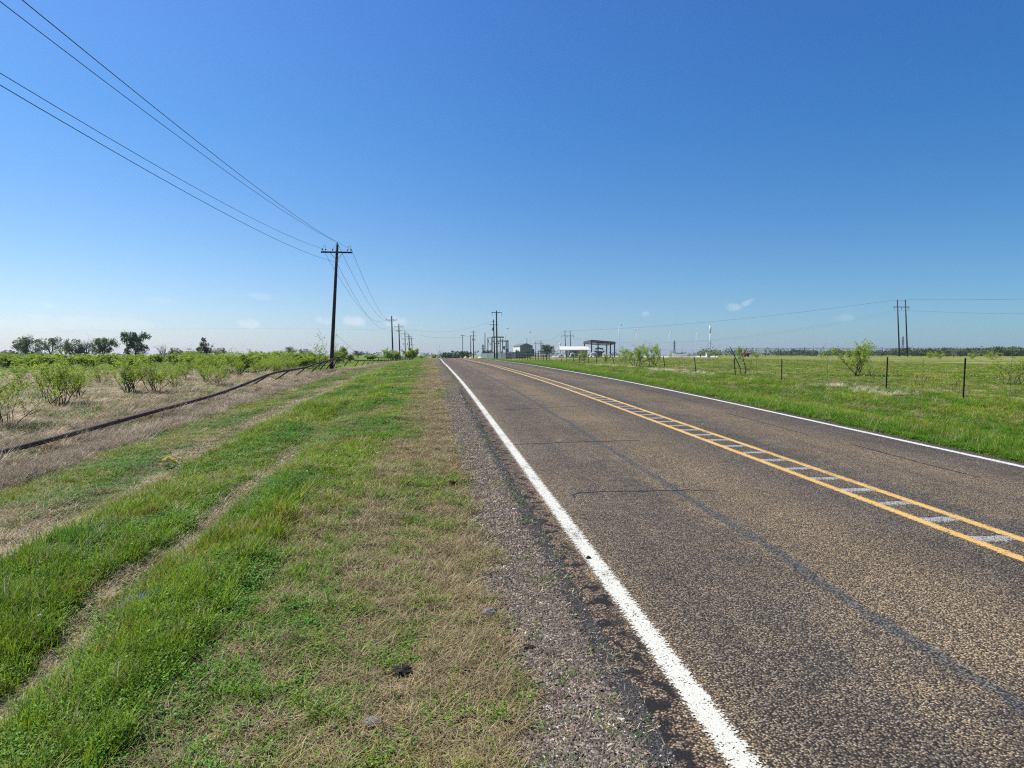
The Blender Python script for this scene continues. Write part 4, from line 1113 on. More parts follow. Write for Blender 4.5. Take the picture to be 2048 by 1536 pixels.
P6, T6 = pole_thing('utility_pole', 'sixth and last leaning pole of the left line above the round bush', 826, 310, 675, ((.5, 1.1, ()), (3.0, .8, ())), .2, -3)
# right of the road
Q1, TQ1 = pole_thing('utility_pole', 'tallest utility pole right of the road, T arm with hanging wires', 994, 160, 621, ((.45, 1.18, ()),), .20, -1)
mb = MB()
for s in (-1.1, 1.08): mb.tube([(s, -.2, TQ1.z - .45), (s * 1.0, -.2, TQ1.z - 1.35)], .035, 6)
mb.build('string_insulator', M['glassy'], Q1)
Q2, TQ2 = pole_thing('utility_pole', 'leaning utility pole beside the tallest one, with a transformer can', 989.5, 166, 639, ((.45, .22, ()), (1.25, 1.0, (-.9, .8))), .17, -2.5)
mb = MB(); c = Vector((TQ2.x * .8 - .25, -.1, TQ2.z - 2.6)); mb.tube([c, c + Vector((0, 0, .08)), c + Vector((0, 0, .7)), c + Vector((0, 0, .78))], [.14, .17, .17, .1], 10); mb.build('transformer', M['steel'], Q2, True)
pole_thing('utility_pole', 'far utility pole above the crest with one thin arm, first right of the road', 925.7, 290, 669, ((.4, 1.0, ()),), .17, -.3, 'pole_grey')
Q4, TQ4 = pole_thing('utility_pole', 'far utility pole with two arms and hanging transformers', 947.2, 240, 661, ((.5, .95, ()), (1.8, .95, ())), .17, -.6)
mb = MB()
for s in (-.36, .42): mb.tube([(s, -.15, TQ4.z - 3.4), (s, -.15, TQ4.z - 2.9), (s * .9, -.15, TQ4.z - 2.6)], [.12, .12, .04], 8)
mb.build('transformer', M['steel'], Q4)
pole_thing('utility_pole', 'bare pole joined close beside the far pole with hanging transformers', 941.6, 245, 670, (), .17, 0)
pole_thing('utility_pole', 'plain grey pole without arms at the left of the substation frame', 970, 300, 665, (), .22, 0, 'pole_grey')
pole_thing('utility_pole', 'short dark pole with small arm in front of the grey building', 1058.7, 180, 692, ((.2, .55, ()),), .1, 0)
pole_thing('utility_pole', 'stub pole between the grey building and the light green tree', 1076.5, 220, 699, (), .09, 0)
pole_thing('utility_pole', 'short pole standing in the thicket before the second utility pole', 735.5, 220, 703, (), .1, 0)
pole_thing('utility_pole', 'faint thin pole between the second and third utility poles', 796, 300, 702, (), .12, 0, 'pole_grey')
pole_thing('utility_pole', 'thin grey pole with side arm left of the light green tree', 1081.5, 400, 681, ((1.2, .8, ()),), .14, 0, 'pole_grey')

def hframe(name, label, xa, xb, yb, d, yt, arm_y, ax0, ax1, lean_px, r=.19, mat='pole'):
    qa, qb = gp(xa, d), gp(xb, d); o = empty(name, (qa + qb) / 2, label, 'utility pole')
    tops_ = []
    for q in (qa, qb):
        zt = ztop(q, yt); tp = Vector((q.x + lean_px * d / F, q.y, zt)); tops_.append(tp)
        mb = MB(); mb.tube([q - Vector((0, 0, .3)), q.lerp(tp, .5), tp], [r, r * .85, r * .7], 10); child(mb, 'pole', mat, o, True)
    za = ztop(qa, arm_y); off = tops_[0].x - qa.x; f = (za - qa.z) / (tops_[0].z - qa.z)
    a = at(ax0, arm_y, d); b_ = at(ax1, arm_y, d); mb = MB(); mb.tube([a, b_], .13, 4); arm = child(mb, 'crossarm', mat, o)
    mb = MB(); mb.tube([tops_[0] - Vector((0, 0, .4)), tops_[1] - Vector((0, 0, .4))], .05, 4); child(mb, 'top_tie', mat, o)
    for f in (.04, .5, .96):
        c = a.lerp(b_, f); mb = MB(); mb.tube([c, c - Vector((0, 0, .35)), c - Vector((-.03, 0, .75)), c - Vector((0, 0, 1.1))], .07, 6); child(mb, 'string_insulator', 'glassy', o).parent = arm
    return o, tops_, a, b_
H1, HT1, Ha, Hb = hframe('h_frame_pole', 'large two-pole H-frame power structure on the right beyond the pasture', 1799, 1815, 712, 250, 599.5, 614, 1787, 1819, -7.5, .27)
H2, HT2, Hc, Hd = hframe('h_frame_pole', 'two-pole H-frame behind the white-roofed station building', 1131.5, 1142, 712, 400, 661, 671.8, 1122, 1148, -2, .24)
H3, HT3, He, Hf = hframe('h_frame_pole', 'small far H-frame beside the light green tree', 1071.5, 1082, 712, 560, 681, 687.3, 1067, 1087, 0, .30, 'pole_grey')

# ------------------------------------------------------------------ overhead wires
def span(mb, a, b, sag, r, n=24):
    pts = []
    for k in range(n + 1):
        f = k / n; v = Vector(a).lerp(Vector(b), f); v.z -= 4 * sag * f * (1 - f); pts.append(v)
    mb.tube(pts, r, 5, False)
W1 = P1.location + T1
ins = {'road': Vector((1.1, -.16, -.36)), 'top': Vector((0, -.1, .18)), 'field': Vector((-1.1, -.16, -.36)), 'neutral': Vector((-.05, -.2, -1.4))}
def towards(px, py, W_, sag, Yb=-50.0):
    """far end of a span that passes photo pixel px,py on its way from W_ to Y = Yb"""
    r = ray(px, py); best = None
    for k in range(20, 900):
        s = k * .05 + 2
        P_ = Vector((0, 0, CAMZ)) + r * s
        if abs(P_.x - W_.x) < .6:
            f = (W_.y - P_.y) / (W_.y - Yb); z = P_.z + 4 * sag * f * (1 - f)
            e = abs(P_.x - W_.x) + .0 * z
            if best is None or e < best[0]: best = (e, P_, f, z)
    e, P_, f, z = best
    return Vector((W_.x, Yb, W_.z + (z - W_.z) / f))
WL = {}
for key, px, sag, lab in (('road', (45, 0), 2.25, 'overhead wire on the road side of the left pole line, highest in the sky'),
                          ('top', (0, 4), 2.1, 'overhead wire from the tip of the leaning pole, second highest'),
                          ('field', (0, 146), 2.4, 'overhead wire on the field side of the leaning pole, third down'),
                          ('neutral', (0, 170), 2.5, 'lowest overhead neutral wire meeting the leaning pole below its arm')):
    A_ = W1 + ins[key]; B_ = towards(px[0], px[1], A_, sag)
    W2 = P2.location + T2 + {'road': Vector((1.1, 0, -.6)), 'top': Vector((.4, 0, -.6)), 'field': Vector((-1.1, 0, -.6)), 'neutral': Vector((-.1, 0, -2.0))}[key]
    W3 = P3.location + T3 + {'road': Vector((1.15, 0, -.5)), 'top': Vector((.3, 0, -.2)), 'field': Vector((-1.15, 0, -.5)), 'neutral': Vector((-.1, 0, -2.2))}[key]
    W4 = P4.location + T4 + {'road': Vector((1.4, 0, -.7)), 'top': Vector((.3, 0, -.2)), 'field': Vector((-1.4, 0, -.7)), 'neutral': Vector((-.1, 0, -3))}[key]
    mb = MB(); span(mb, B_, A_, sag, .0085, 40); span(mb, A_, W2, 2.6, .012, 30); span(mb, W2, W3, .4, .014, 10); span(mb, W3, W4, .5, .016, 10)
    o = mb.build('power_line', M['cond']); tag(o, lab, 'wire', 'wires of the left pole line')
mb = MB(); span(mb, HT1[0], HT2[1], 2.0, .032, 30); span(mb, HT1[1], at(2120, 596.5, 235), .2, .028, 8); o = mb.build('power_line', M['cond']); tag(o, 'thin transmission wire running across the right sky through the H-frame tops', 'wire')
for k, f in enumerate((.04, .5, .96)):
    mb = MB(); a = Ha.lerp(Hb, f) - Vector((0, 0, 1.1)); span(mb, a, Hc.lerp(Hd, f) - Vector((0, 0, 1.1)), 6.5, .009, 30); span(mb, a, at(2120, 626, 262) + Vector((0, f * 5, 0)), .5, .008, 8)
    o = mb.build('power_line', M['cond']); tag(o, 'faint conductor hanging below the crossarms of the H-frame poles', 'wire', 'conductors of the H-frame line')
mb = MB(); A_ = Q2.location + TQ2 + Vector((-.2, 0, -.4)); span(mb, A_, at(840, 661.5, 200), 1.2, .014, 20); span(mb, at(840, 661.5, 200), at(-60, 672, 260), -1.5, .007, 30)
o = mb.build('power_line', M['cond']); tag(o, 'wire crossing the road from the leaning pole on the right toward the left horizon', 'wire')
mb = MB(); span(mb, Q4.location + TQ4 + Vector((0, 0, -1.8)), at(840, 671, 250), .8, .02, 12); o = mb.build('power_line', M['cond']); tag(o, 'lower wire crossing above the road crest', 'wire')
mb = MB(); span(mb, HT2[0], HT3[1], 2, .04, 14); o = mb.build('power_line', M['cond']); tag(o, 'thin wire between the two far H-frames over the grey building', 'wire')

def lattice(x, d, yt, wpx, label):
    q = gp(x, d); H = ztop(q, yt) - q.z; w_ = wpx * d / F / 2; o = empty('lattice_tower', q, label, 'tower'); r = .0004 * d
    mb = MB()
    for s in (-1, 1):
        for s2 in (-1, 1): mb.tube([(s * w_, s2 * w_, 0), (s * w_ * .28, s2 * w_ * .28, H * .6), (s * w_ * .2, s2 * w_ * .2, H)], r, 4)
    for k in range(7):
        f0, f1 = k / 7, (k + 1) / 7
        def wd(f): return w_ * (1 - 1.2 * f if f < .6 else .28 - (f - .6) * .2)
        mb.tube([(-wd(f0), 0, H * f0), (wd(f1), 0, H * f1)], r * .7, 3); mb.tube([(wd(f0), 0, H * f0), (-wd(f1), 0, H * f1)], r * .7, 3)
    mb.build('lattice_body', M['steel'], o)
    for f, l in ((.66, 1.1), (.8, 1.0), (.93, .75)):
        mb = MB(); mb.tube([(-w_ * l, 0, H * f), (w_ * l, 0, H * f)], r * 1.2, 4); mb.build('cross_arm', M['steel'], o)
lattice(1348.5, 700, 681, 4.5, 'hazy lattice tower standing above the far facility pipes')
lattice(1805, 900, 673, 6, 'faint lattice transmission tower seen between the H-frame legs')
lattice(966, 800, 689, 6, 'faint lattice tower left of the substation frame')

# ------------------------------------------------------------------ facility
yard = MB(); Y0 = [(1098 + i * 13, d) for d in (166, 190, 220, 260) for i in range(27)]
yv = [gp(x, d) + Vector((0, 0, .07)) for x, d in Y0]; yard.v = [tuple(v) for v in yv]
yard.f = [(j*27+i, j*27+i+1, (j+1)*27+i+1, (j+1)*27+i) for j in range(3) for i in range(26)]
o = yard.build('gravel_yard', M['yard']); tag(o, kind='structure')
def light_pole(x, d, yt, heads, label, r=.07, mat='white'):
    q = gp(x, d); H = ztop(q, yt) - q.z; o = empty('light_pole', q, label, 'light pole')
    mb = MB(); mb.tube([(0, 0, 0), (0, 0, H * .98)], [r, r * .7], 8); mb.build('pole', M[mat], o, True)
    k = d / 170.0
    for s in heads:
        mb = MB(); mb.tube([(0, 0, H * .96), (s * .25 * k, 0, H * .99)], .03 * k, 5)
        ar = mb.build('arm', M[mat], o)
        mb = MB(); c = Vector((s * .42 * k, -.1, H))
        mb.tube([c + Vector((-.22 * k, 0, -.05)), c + Vector((-.1 * k, 0, .1 * k)), c + Vector((.12 * k, 0, .12 * k)), c + Vector((.26 * k, 0, 0))], [.06 * k, .17 * k, .17 * k, .07 * k], 8); mb.build('lamp_head', M['white'], ar, True)
light_pole(1011.4, 200, 657, (1,), 'thin light pole with one lamp right of the substation frame', .05, 'steel')
light_pole(1060, 250, 664.5, (0,), 'thin light pole with a round lamp behind the grey building', .05, 'steel')
light_pole(1237.8, 170, 650, (1,), 'tallest white light pole right of the steel canopy', .09)
light_pole(1272.5, 190, 659, (-1, 1), 'white light pole with two lamp heads above the leafy mesquite', .08)
light_pole(1338, 200, 666.5, (1,), 'white light pole right of the leafy mesquite', .08)
light_pole(1392, 210, 669, (1,), 'slightly bent white light pole nearest the white stack', .07)
q = gp(1420, 280); H = ztop(q, 651) - q.z; st = empty('vent_stack', q, 'tall slender white stack with thicker top section held by guy wires', 'stack')
mb = MB(); mb.tube([(0, 0, 0), (0, 0, H * .76)], .20, 12); mb.build('lower_tube', M['white'], st, True)
mb = MB(); mb.tube([(0, 0, H * .76), (0, 0, H * .765), (0, 0, H)], [.2, .33, .33], 12); mb.build('upper_tube', M['white'], st, True)
mb = MB(); mb.tube([(0, 0, H), (0, 0, H * 1.05)], .04, 5); mb.build('tip_rod', M['steel'], st)
mb = MB()
for s in (-1, 1): mb.tube([(0, 0, H * .5), (s * 4.4, 0, 0)], .03, 4)
mb.tube([(0, 0, H * .5), (0, 5, 0)], .03, 4); mb.build('guy_wires', M['cond'], st)
# steel canopy
q = gp(1182, 168)
cp = empty('steel_canopy', q, 'open dark steel canopy with flat shed roof on tall columns', 'canopy')
def zat(y, d): return at(1200, y, d).z
A0 = at(1182, 681.8, 168); B0 = at(1231, 685.6, 178); C0 = at(1167, 685.4, 178); D0 = B0 + C0 - A0
mb = MB(); th = Vector((0, 0, .28)); i = 0
mb.v = [tuple(v) for v in (A0, B0, D0, C0, A0 + th, B0 + th, D0 + th, C0 + th)]
mb.f = [(3, 2, 1, 0), (4, 5, 6, 7), (0, 1, 5, 4), (1, 2, 6, 5), (2, 3, 7, 6), (3, 0, 4, 7)]; child(mb, 'roof', 'darksteel', cp)
for v, f in ((A0, .02), (B0, .0), (D0, .0), (C0, 0), ((B0 + D0) / 2, 0), ((A0 + B0) / 2 + (D0 - B0) * .7, 0)):
    c = v.lerp((A0 + D0) / 2, .06); g_ = gz(c.x, c.y); mb = MB(); zt = c.z - .02
    mb.box((c.x, c.y, (zt + g_) / 2), (.26, .26, zt - g_)); mb.box((c.x, c.y, g_ + .1), (.45, .45, .2)); child(mb, 'column', 'darksteel', cp)
mb = MB()
for a, b_ in ((A0, B0), (A0, C0), (B0, D0), (C0, D0)): mb.tube([a - Vector((0, 0, .2)), b_ - Vector((0, 0, .2))], .13, 4)
child(mb, 'roof_beam', 'darksteel', cp)
# white-roofed building
def gable(name, label, x0, x1, d, y_eave, y_ridge, dep, wall, roof, rz=0.0, extra=None):
    a, b_ = gp(x0, d), gp(x1, d); w_ = (b_ - a).length; q = (a + b_) / 2; zb = min(a.z, b_.z) - .2
    o = empty(name, (q.x, q.y, zb), label, 'building', rz=rz); he = ztop(q, y_eave) - zb; hr = ztop(q, y_ridge) - zb
    return o, w_, he, hr
o, w_, he, hr = gable('station_building', 'low brick station building with bright white gabled roof beside the canopy', 1124, 1180, 172, 699.5, 692.5, 5, 0, 0)
w2 = w_ / 2; D_ = 5.0
mb = MB(); mb.box((.6, D_ / 2, he / 2), (w_ - 2.2, D_ - .8, he)); mb.build('wall', M['brickwall'], o)
mb = MB(); t_ = .16       # roof with the ridge along x, gable facing left
for s in (-1, 1):
    y0 = D_ / 2; ye = y0 + s * (D_ / 2 + .5)
    p_ = [(-w2 - .1, y0, hr), (w2, y0, hr), (w2 + .2, ye, he), (-w2 - .8, ye, he)]
    mb.v += p_ + [(v[0], v[1], v[2] - t_) for v in p_]; i = len(mb.v) - 8
    mb.f += [(i, i+1, i+2, i+3), (i+7, i+6, i+5, i+4)] + [(i+k, i+(k+1) % 4, i+4+(k+1) % 4, i+4+k) for k in range(4)]
mb.build('roof', M['whiteroof'], o)
for X_ in (-w2 + .1, -w2 + 1.5):
    mb = MB(); mb.box((X_, 0, he / 2), (.15, .15, he)); mb.build('porch_post', M['white'], o)
mb = MB(); mb.box((-.2, .37, he * .45), (.9, .06, he * .8)); mb.build('door', M['darksteel'], o)
mb = MB(); mb.box((1.4, .37, he * .6), (.9, .06, .7)); mb.build('window', M['glass'], o)
# grey metal building
o, w_, he, hr = gable('metal_building', 'grey metal building with sunlit white end wall behind the corral', 1031.7, 1065.5, 290, 692, 687, 8, 0, 0)
w2 = w_ / 2; xm = -w2 + w_ * .25        # corner of sunlit side and shaded front, light put into both wall colours
mb = MB(); zb = 0
f0 = (xm, -.0); f1 = (w2, -.0); s0 = (-w2, 9.0); pk = (xm + (w2 - xm) * .5)
mb.v = [(xm, 0, 0), (w2, 0, 0), (w2, 0, he), (pk, 0, hr), (xm, 0, he)]; mb.f = [(0, 1, 2, 3, 4)]
b9 = Vector((s0[0] - xm, s0[1], 0)); mb.v += [tuple(Vector(v) + b9) for v in mb.v[:5]]; mb.f += [(9, 8, 7, 6, 5), (1, 6, 7, 2)]
mb.build('wall', M['greywall'], o)  # the front's shade is put into this grey
mb = MB(); mb.v = [(xm - .02, -.01, 0), (xm - .02, -.01, he)]; mb.v += [tuple(Vector(v) + b9) for v in mb.v]; mb.f = [(0, 1, 3, 2)]; mb.build('side_wall', M['white'], o)  # sunlight on this end is put in as white
mb = MB(); e = .12
for (xa, za), (xb, zb_) in (((xm - .25, he - .05), (pk, hr)), ((pk, hr), (w2 + .25, he - .05))):
    i = len(mb.v); p_ = [Vector((xa, -.2, za)), Vector((xb, -.2, zb_)), Vector((xb, -.2, zb_)) + b9, Vector((xa, -.2, za)) + b9]
    mb.v += [tuple(v + Vector((0, 0, e))) for v in p_] + [tuple(v + Vector((0, 0, .01))) for v in p_]
    mb.f += [(i, i+1, i+2, i+3), (i+7, i+6, i+5, i+4)] + [(i+k, i+(k+1) % 4, i+4+(k+1) % 4, i+4+k) for k in range(4)]
rf = mb.build('roof', M['greyroof'], o)
mb = MB(); mb.box((w2 + .3, 2, he * .36), (.9, 2.2, he * .72)); mb.build('side_shed', M['darksteel'], o)
mb = MB(); mb.v = [tuple(Vector((xm - .06, -.05, z_)) + b9 * f) for f, z_ in ((.45, 1.6), (.45, 2.9), (.6, 2.9), (.6, 1.6))]; mb.f = [(0, 1, 2, 3)]; mb.build('window', M['glass'], o)
mb = MB(); mb.tube([(pk + .3, .5, hr - .1), (pk + .3, .5, hr + 2.2)], .10, 6); mb.build('chimney', M['darksteel'], rf)
# far barn on the left
q = gp(72, 420); bn = empty('barn', q, 'tiny white-roofed barn below the rounded oak on the left horizon', 'building')
mb = MB(); mb.box((0, 0, 1.1), (4.6, 5, 2.4)); mb.build('wall', M['greywall'], bn)
mb = MB(); mb.v = [(-2.6, -2.8, 2.2), (2.6, -2.8, 2.2), (2.6, 0, 3.4), (-2.6, 0, 3.4), (2.6, 2.8, 2.2), (-2.6, 2.8, 2.2)]; mb.f = [(0, 1, 2, 3), (3, 2, 4, 5), (0, 3, 5), (1, 4, 2)]; mb.build('roof', M['white'], bn)
q = gp(26, 430); bn = empty('barn', q, 'small pale shed at the far left edge of the horizon', 'building')
mb = MB(); mb.box((0, 0, .9), (4, 4, 2)); mb.build('wall', M['greywall'], bn)
mb = MB(); mb.v = [(-2.2, -2.3, 1.9), (2.2, -2.3, 1.9), (2.2, 0, 2.7), (-2.2, 0, 2.7), (2.2, 2.3, 1.9), (-2.2, 2.3, 1.9)]; mb.f = [(0, 1, 2, 3), (3, 2, 4, 5), (0, 3, 5), (1, 4, 2)]; mb.build('roof', M['white'], bn)
# pipe risers: inverted U bends
def riser(x0, x1, d, yt, label, r=.16):
    a, b_ = gp(x0, d), gp(x1, d); zt = ztop(a, yt); o = empty('pipe_riser', a, label, 'pipe')
    R_ = min(.35, (b_ - a).length / 2.2); pts = [a - Vector((0, 0, .1)), Vector((a.x, a.y, zt - R_))]
    u_ = (b_ - a); u_.z = 0; u_.normalize()
    for k in range(1, 5): an = k / 4 * 1.5708; pts.append(Vector((a.x, a.y, zt - R_)) + u_ * R_ * (1 - math.cos(an)) + Vector((0, 0, R_ * math.sin(an))))
    for k in range(0, 5): an = 1.5708 - k / 4 * 1.5708; pts.append(Vector((b_.x, b_.y, zt - R_)) - u_ * R_ * (1 - math.cos(an)) + Vector((0, 0, R_ * math.sin(an))))
    pts.append(b_ - Vector((0, 0, .1)))
    mb = MB(); mb.tube(pts, r, 10); pp = child(mb, 'pipe', 'white', o, True)
    for c in (a, b_):
        mb = MB(); z_ = c.z + (zt - c.z) * .35; mb.tube([(c.x, c.y, z_ - .07), (c.x, c.y, z_ + .07)], r * 1.6, 10); child(mb, 'flange', 'white', o, True).parent = pp
riser(1141, 1149, 150, 707, 'white inverted-U pipe riser in front of the brick building'); riser(1182, 1193.5, 152, 706.5, 'white inverted-U pipe riser under the near canopy corner')
riser(1158, 1163, 158, 708.5, 'small white pipe riser between building and canopy', .12); riser(1255, 1260, 165, 706, 'white pipe riser behind the leafy mesquite, canopy side', .14)
riser(1266, 1273, 168, 705, 'white pipe riser behind the leafy mesquite, pole side', .14); riser(1118, 1126, 160, 710, 'low white pipe riser left of the brick building', .15)
q = gp(1120.5, 175); o = empty('vent_pipe', q, 'upright white vent pipe with cap left of the white roof', 'pipe'); H = ztop(q, 688) - q.z
mb = MB(); mb.tube([(0, 0, 0), (0, 0, H)], .17, 10); mb.build('pipe', M['white'], o, True); mb = MB(); mb.tube([(0, 0, H), (0, 0, H + .1), (0, 0, H + .3)], [.3, .33, .1], 10); mb.build('cap', M['white'], o, True)
def longpipe(x0, x1, d, ya, label, r=.2):
    a, b_ = gp(x0, d), gp(x1, d); o = empty('pipeline', a, label, 'pipe'); za = ztop(a, ya)
    mb = MB(); mb.tube([(a.x, a.y, za), (b_.x, b_.y, za)], r, 10); child(mb, 'pipe', 'white', o, True)
    for k in range(5):
        c = a.lerp(b_, (k + .5) / 5); mb = MB(); mb.box((c.x, c.y, (za + c.z) / 2), (.15, .3, abs(za - c.z))); child(mb, 'pipe_support', 'white', o)
longpipe(1079, 1104, 190, 711, 'white horizontal pipeline right of the corral', .3); longpipe(1336, 1392, 200, 711, 'low white horizontal pipeline toward the white stack', .3)
longpipe(1336, 1360, 195, 708.5, 'short white pipe on supports above the low pipeline', .15)
longpipe(1130, 1165, 185, 711.5, 'white pipe along the foot of the brick building', .2)
q = gp(1416, 170); o = empty('meter_box', q, 'small white meter house at the foot of the white stack', 'box'); mb = MB(); mb.box((0, 0, .55), (.9, .7, 1.1)); mb.build('body', M['white'], o); mb = MB(); mb.box((0, 0, 1.15), (1.05, .85, .1)); mb.build('lid', M['steel'], o)
q = gp(1493, 172); o = empty('tank', q, 'small dark red horizontal tank in the far pasture', 'tank'); mb = MB(); mb.tube([(-.65, 0, .75), (-.6, 0, .75), (.6, 0, .75), (.65, 0, .75)], [.3, .42, .42, .3], 12); mb.build('shell', M['red'], o, True)
for s in (-.4, .4): mb = MB(); mb.box((s, 0, .2), (.1, .5, .4)); mb.build('saddle', M['darksteel'], o)
q = gp(1489, 173); o = empty('tank', q, 'small white tank beside the dark red tank', 'tank'); mb = MB(); mb.tube([(0, 0, 0), (0, 0, .9), (0, 0, 1.05)], [.28, .28, .1], 10); mb.build('shell', M['white'], o, True)
q = gp(1401, 180); o = empty('valve_box', q, 'small rusty brown valve post near the white stack', 'valve'); mb = MB(); mb.tube([(0, 0, 0), (0, 0, .6)], .15, 8); mb.build('body', M['red'], o); mb = MB(); mb.tube([(-.2, 0, .65), (.2, 0, .65)], .1, 6); mb.build('wheel', M['red'], o)
q = gp(1196, 190); o = empty('machinery', q, 'dark compressor machinery standing behind the white risers', 'machine')
mb = MB(); mb.box((0, 0, .8), (2.0, 1.2, 1.6)); mb.tube([(-.6, 0, 1.6), (-.6, 0, 2.2), (.2, 0, 2.4), (1.4, 0, 2.1)], .22, 8); mb.build('engine', M['darksteel'], o); mb = MB(); mb.tube([(.9, 0, 1.0), (1.7, 0, 1.6)], .2, 8); mb.build('exhaust', M['darksteel'], o)
# corrugated fence
c_ = [gp(x, d) for x, d in ((962.5, 236), (966, 222), (975, 214), (990, 208), (1003, 204), (1012, 202), (1031, 200), (1060, 200))]
o = empty('corrugated_fence', c_[0], 'grey corrugated metal fence wrapping the substation', 'fence'); mb = MB()
pts = []
for a, b_ in zip(c_[:-1], c_[1:]):
    n = max(3, int((b_ - a).length / .25))
    pts += [a.lerp(b_, k / n) + Vector((0, .07 if k % 2 else -.07, 0)) for k in range(n)]
pts.append(c_[-1])
for a, b_ in zip(pts[:-1], pts[1:]):
    h0 = 1.9
    mb.quad(tuple(a - Vector((0, 0, .1))), tuple(b_ - Vector((0, 0, .1))), tuple(b_ + Vector((0, 0, h0))), tuple(a + Vector((0, 0, h0))))
child(mb, 'panel', 'corr', o)
for q in c_: mb = MB(); mb.tube([q, q + Vector((0, 0, 2.05))], .07, 6); child(mb, 'fence_post', 'steel', o)
# substation frame
ss = empty('substation_frame', gp(995, 240), 'dark steel substation frame of columns, beams and switchgear', 'substation')
def bar(x0, y0, x1, y1, d, r, nm, d1=None):
    mb = MB(); mb.tube([at(x0, y0, d), at(x1, y1, d1 or d)], r, 4); child(mb, nm, 'darksteel', ss)
for x, yt, d in ((975.7, 675.5, 245), (984, 675, 240), (1000.5, 673, 250), (1012.3, 681, 240), (1015.8, 680, 238), (988.3, 675, 250), (1005.2, 678, 248)):
    g_ = gp(x, d); mb = MB(); mb.tube([g_, at(x, yt, d)], .2 if x > 1005.5 or x == 984 else .14, 4); child(mb, 'column', 'darksteel', ss)
bar(975, 675.8, 984, 675.5, 243, .1, 'beam'); bar(983.5, 674.2, 1007.5, 674.2, 245, .2, 'beam'); bar(1001, 673.6, 1007, 675.6, 245, .15, 'beam'); bar(994, 682, 1016, 682, 240, .18, 'beam'); bar(984, 681.5, 989, 683.5, 240, .13, 'beam')
bar(976.5, 692, 984, 684, 243, .05, 'brace'); bar(976.5, 684, 984, 692, 243, .05, 'brace'); bar(988, 687, 1001, 687, 245, .07, 'beam'); bar(989, 692, 1001, 692.6, 245, .07, 'beam'); bar(992, 683, 994, 691, 245, .07, 'brace')
for x, y in ((976.5, 679.5), (997.5, 684), (993, 685), (1005.5, 684.5), (1007, 692), (1009, 694)):
    mb = MB(); c = at(x, y, 240); mb.tube([c, c - Vector((0, 0, .35)), c - Vector((0, 0, .9))], [.1, .2, .1], 6); child(mb, 'insulator', 'glassy', ss)
mb = MB(); c = at(1014.8, 701, 239); mb.tube([c - Vector((0, 0, .6)), c + Vector((0, 0, .5))], .45, 10); child(mb, 'transformer', 'darksteel', ss)
bar(1005.5, 694, 1011, 693, 240, .12, 'beam'); bar(1006, 697, 1011, 699, 240, .08, 'beam')
for x, w_, h_, nm, mt in ((1034.5, 1.0, 2.1, 'tall grey cabinet before the grey building white end wall', 'steel'), (1022.5, .6, 1.9, 'narrow grey cabinet behind the corrugated fence', 'darksteel')):
    q = gp(x, 225); o = empty('switch_cabinet', q, nm, 'cabinet'); mb = MB(); mb.box((0, 0, h_ / 2), (w_, .8, h_)); mb.build('body', M[mt], o); mb = MB(); mb.box((0, -.02, h_ + .04), (w_ + .1, .9, .08)); mb.build('lid', M['steel'], o)
# corral of dark pipe panels
co = empty('corral', gp(1050, 140), 'dark pipe corral of low rails and posts in front of the grey building', 'fence')
cps = [gp(1012 + k * 5.4, 175 - k * 3.6) for k in range(17)]
for k, q in enumerate(cps): mb = MB(); hh = 1.35 + (.35 if k % 4 == 0 else 0); mb.tube([q, q + Vector((0, 0, hh))], .065, 6); child(mb, 'post', 'tpost', co)
for hh in (.35, .7, 1.02, 1.32): mb = MB(); mb.tube([q + Vector((0, 0, hh)) for q in cps], .045, 5, False); child(mb, 'rail', 'tpost', co)
cp2 = [gp(1014 + k * 7, 182) for k in range(12)]
for q in cp2: mb = MB(); mb.tube([q, q + Vector((0, 0, 1.6))], .07, 6); child(mb, 'post', 'tpost', co)
for hh in (.5, 1.0, 1.5): mb = MB(); mb.tube([q + Vector((0, 0, hh)) for q in cp2], .045, 5, False); child(mb, 'rail', 'tpost', co)
# material piles at the crest
def pile(x, d, wpx, yt, mat, label):
    q = gp(x, d); h = ztop(q, yt) - q.z + .3; w_ = wpx * d / F / 2; mb = MB(); n = 22; rings = 7
    for j in range(rings + 1):
        f = j / rings
        for i in range(n):
            a = i / n * 6.283; rr = w_ * (1 - f) * (1 + .22 * mn.noise(Vector((math.cos(a) * 1.3, math.sin(a) * 1.3, f * 2 + x)))) + .02
            mb.v.append((math.cos(a) * rr, math.sin(a) * rr, h * (f ** .85) * (1 + .15 * mn.noise(Vector((a, f * 3, x))) * (1 - f)) - .3))
    for j in range(rings):
        for i in range(n): mb.f.append((j*n+i, j*n+(i+1) % n, (j+1)*n+(i+1) % n, (j+1)*n+i))
    mb.f.append(tuple(rings * n + i for i in range(n)))
    o = mb.build('aggregate_pile', M[mat]); o.location = q; tag(o, label, 'pile')
pile(931.5, 232, 15, 711.6, 'sand', 'tan sand pile left of the far pole with hanging transformers'); pile(941, 230, 15, 713, 'sand', 'lower tan sand pile beside the far pole foot'); pile(960, 228, 19, 712, 'limestone', 'white crushed stone pile before the corrugated fence')

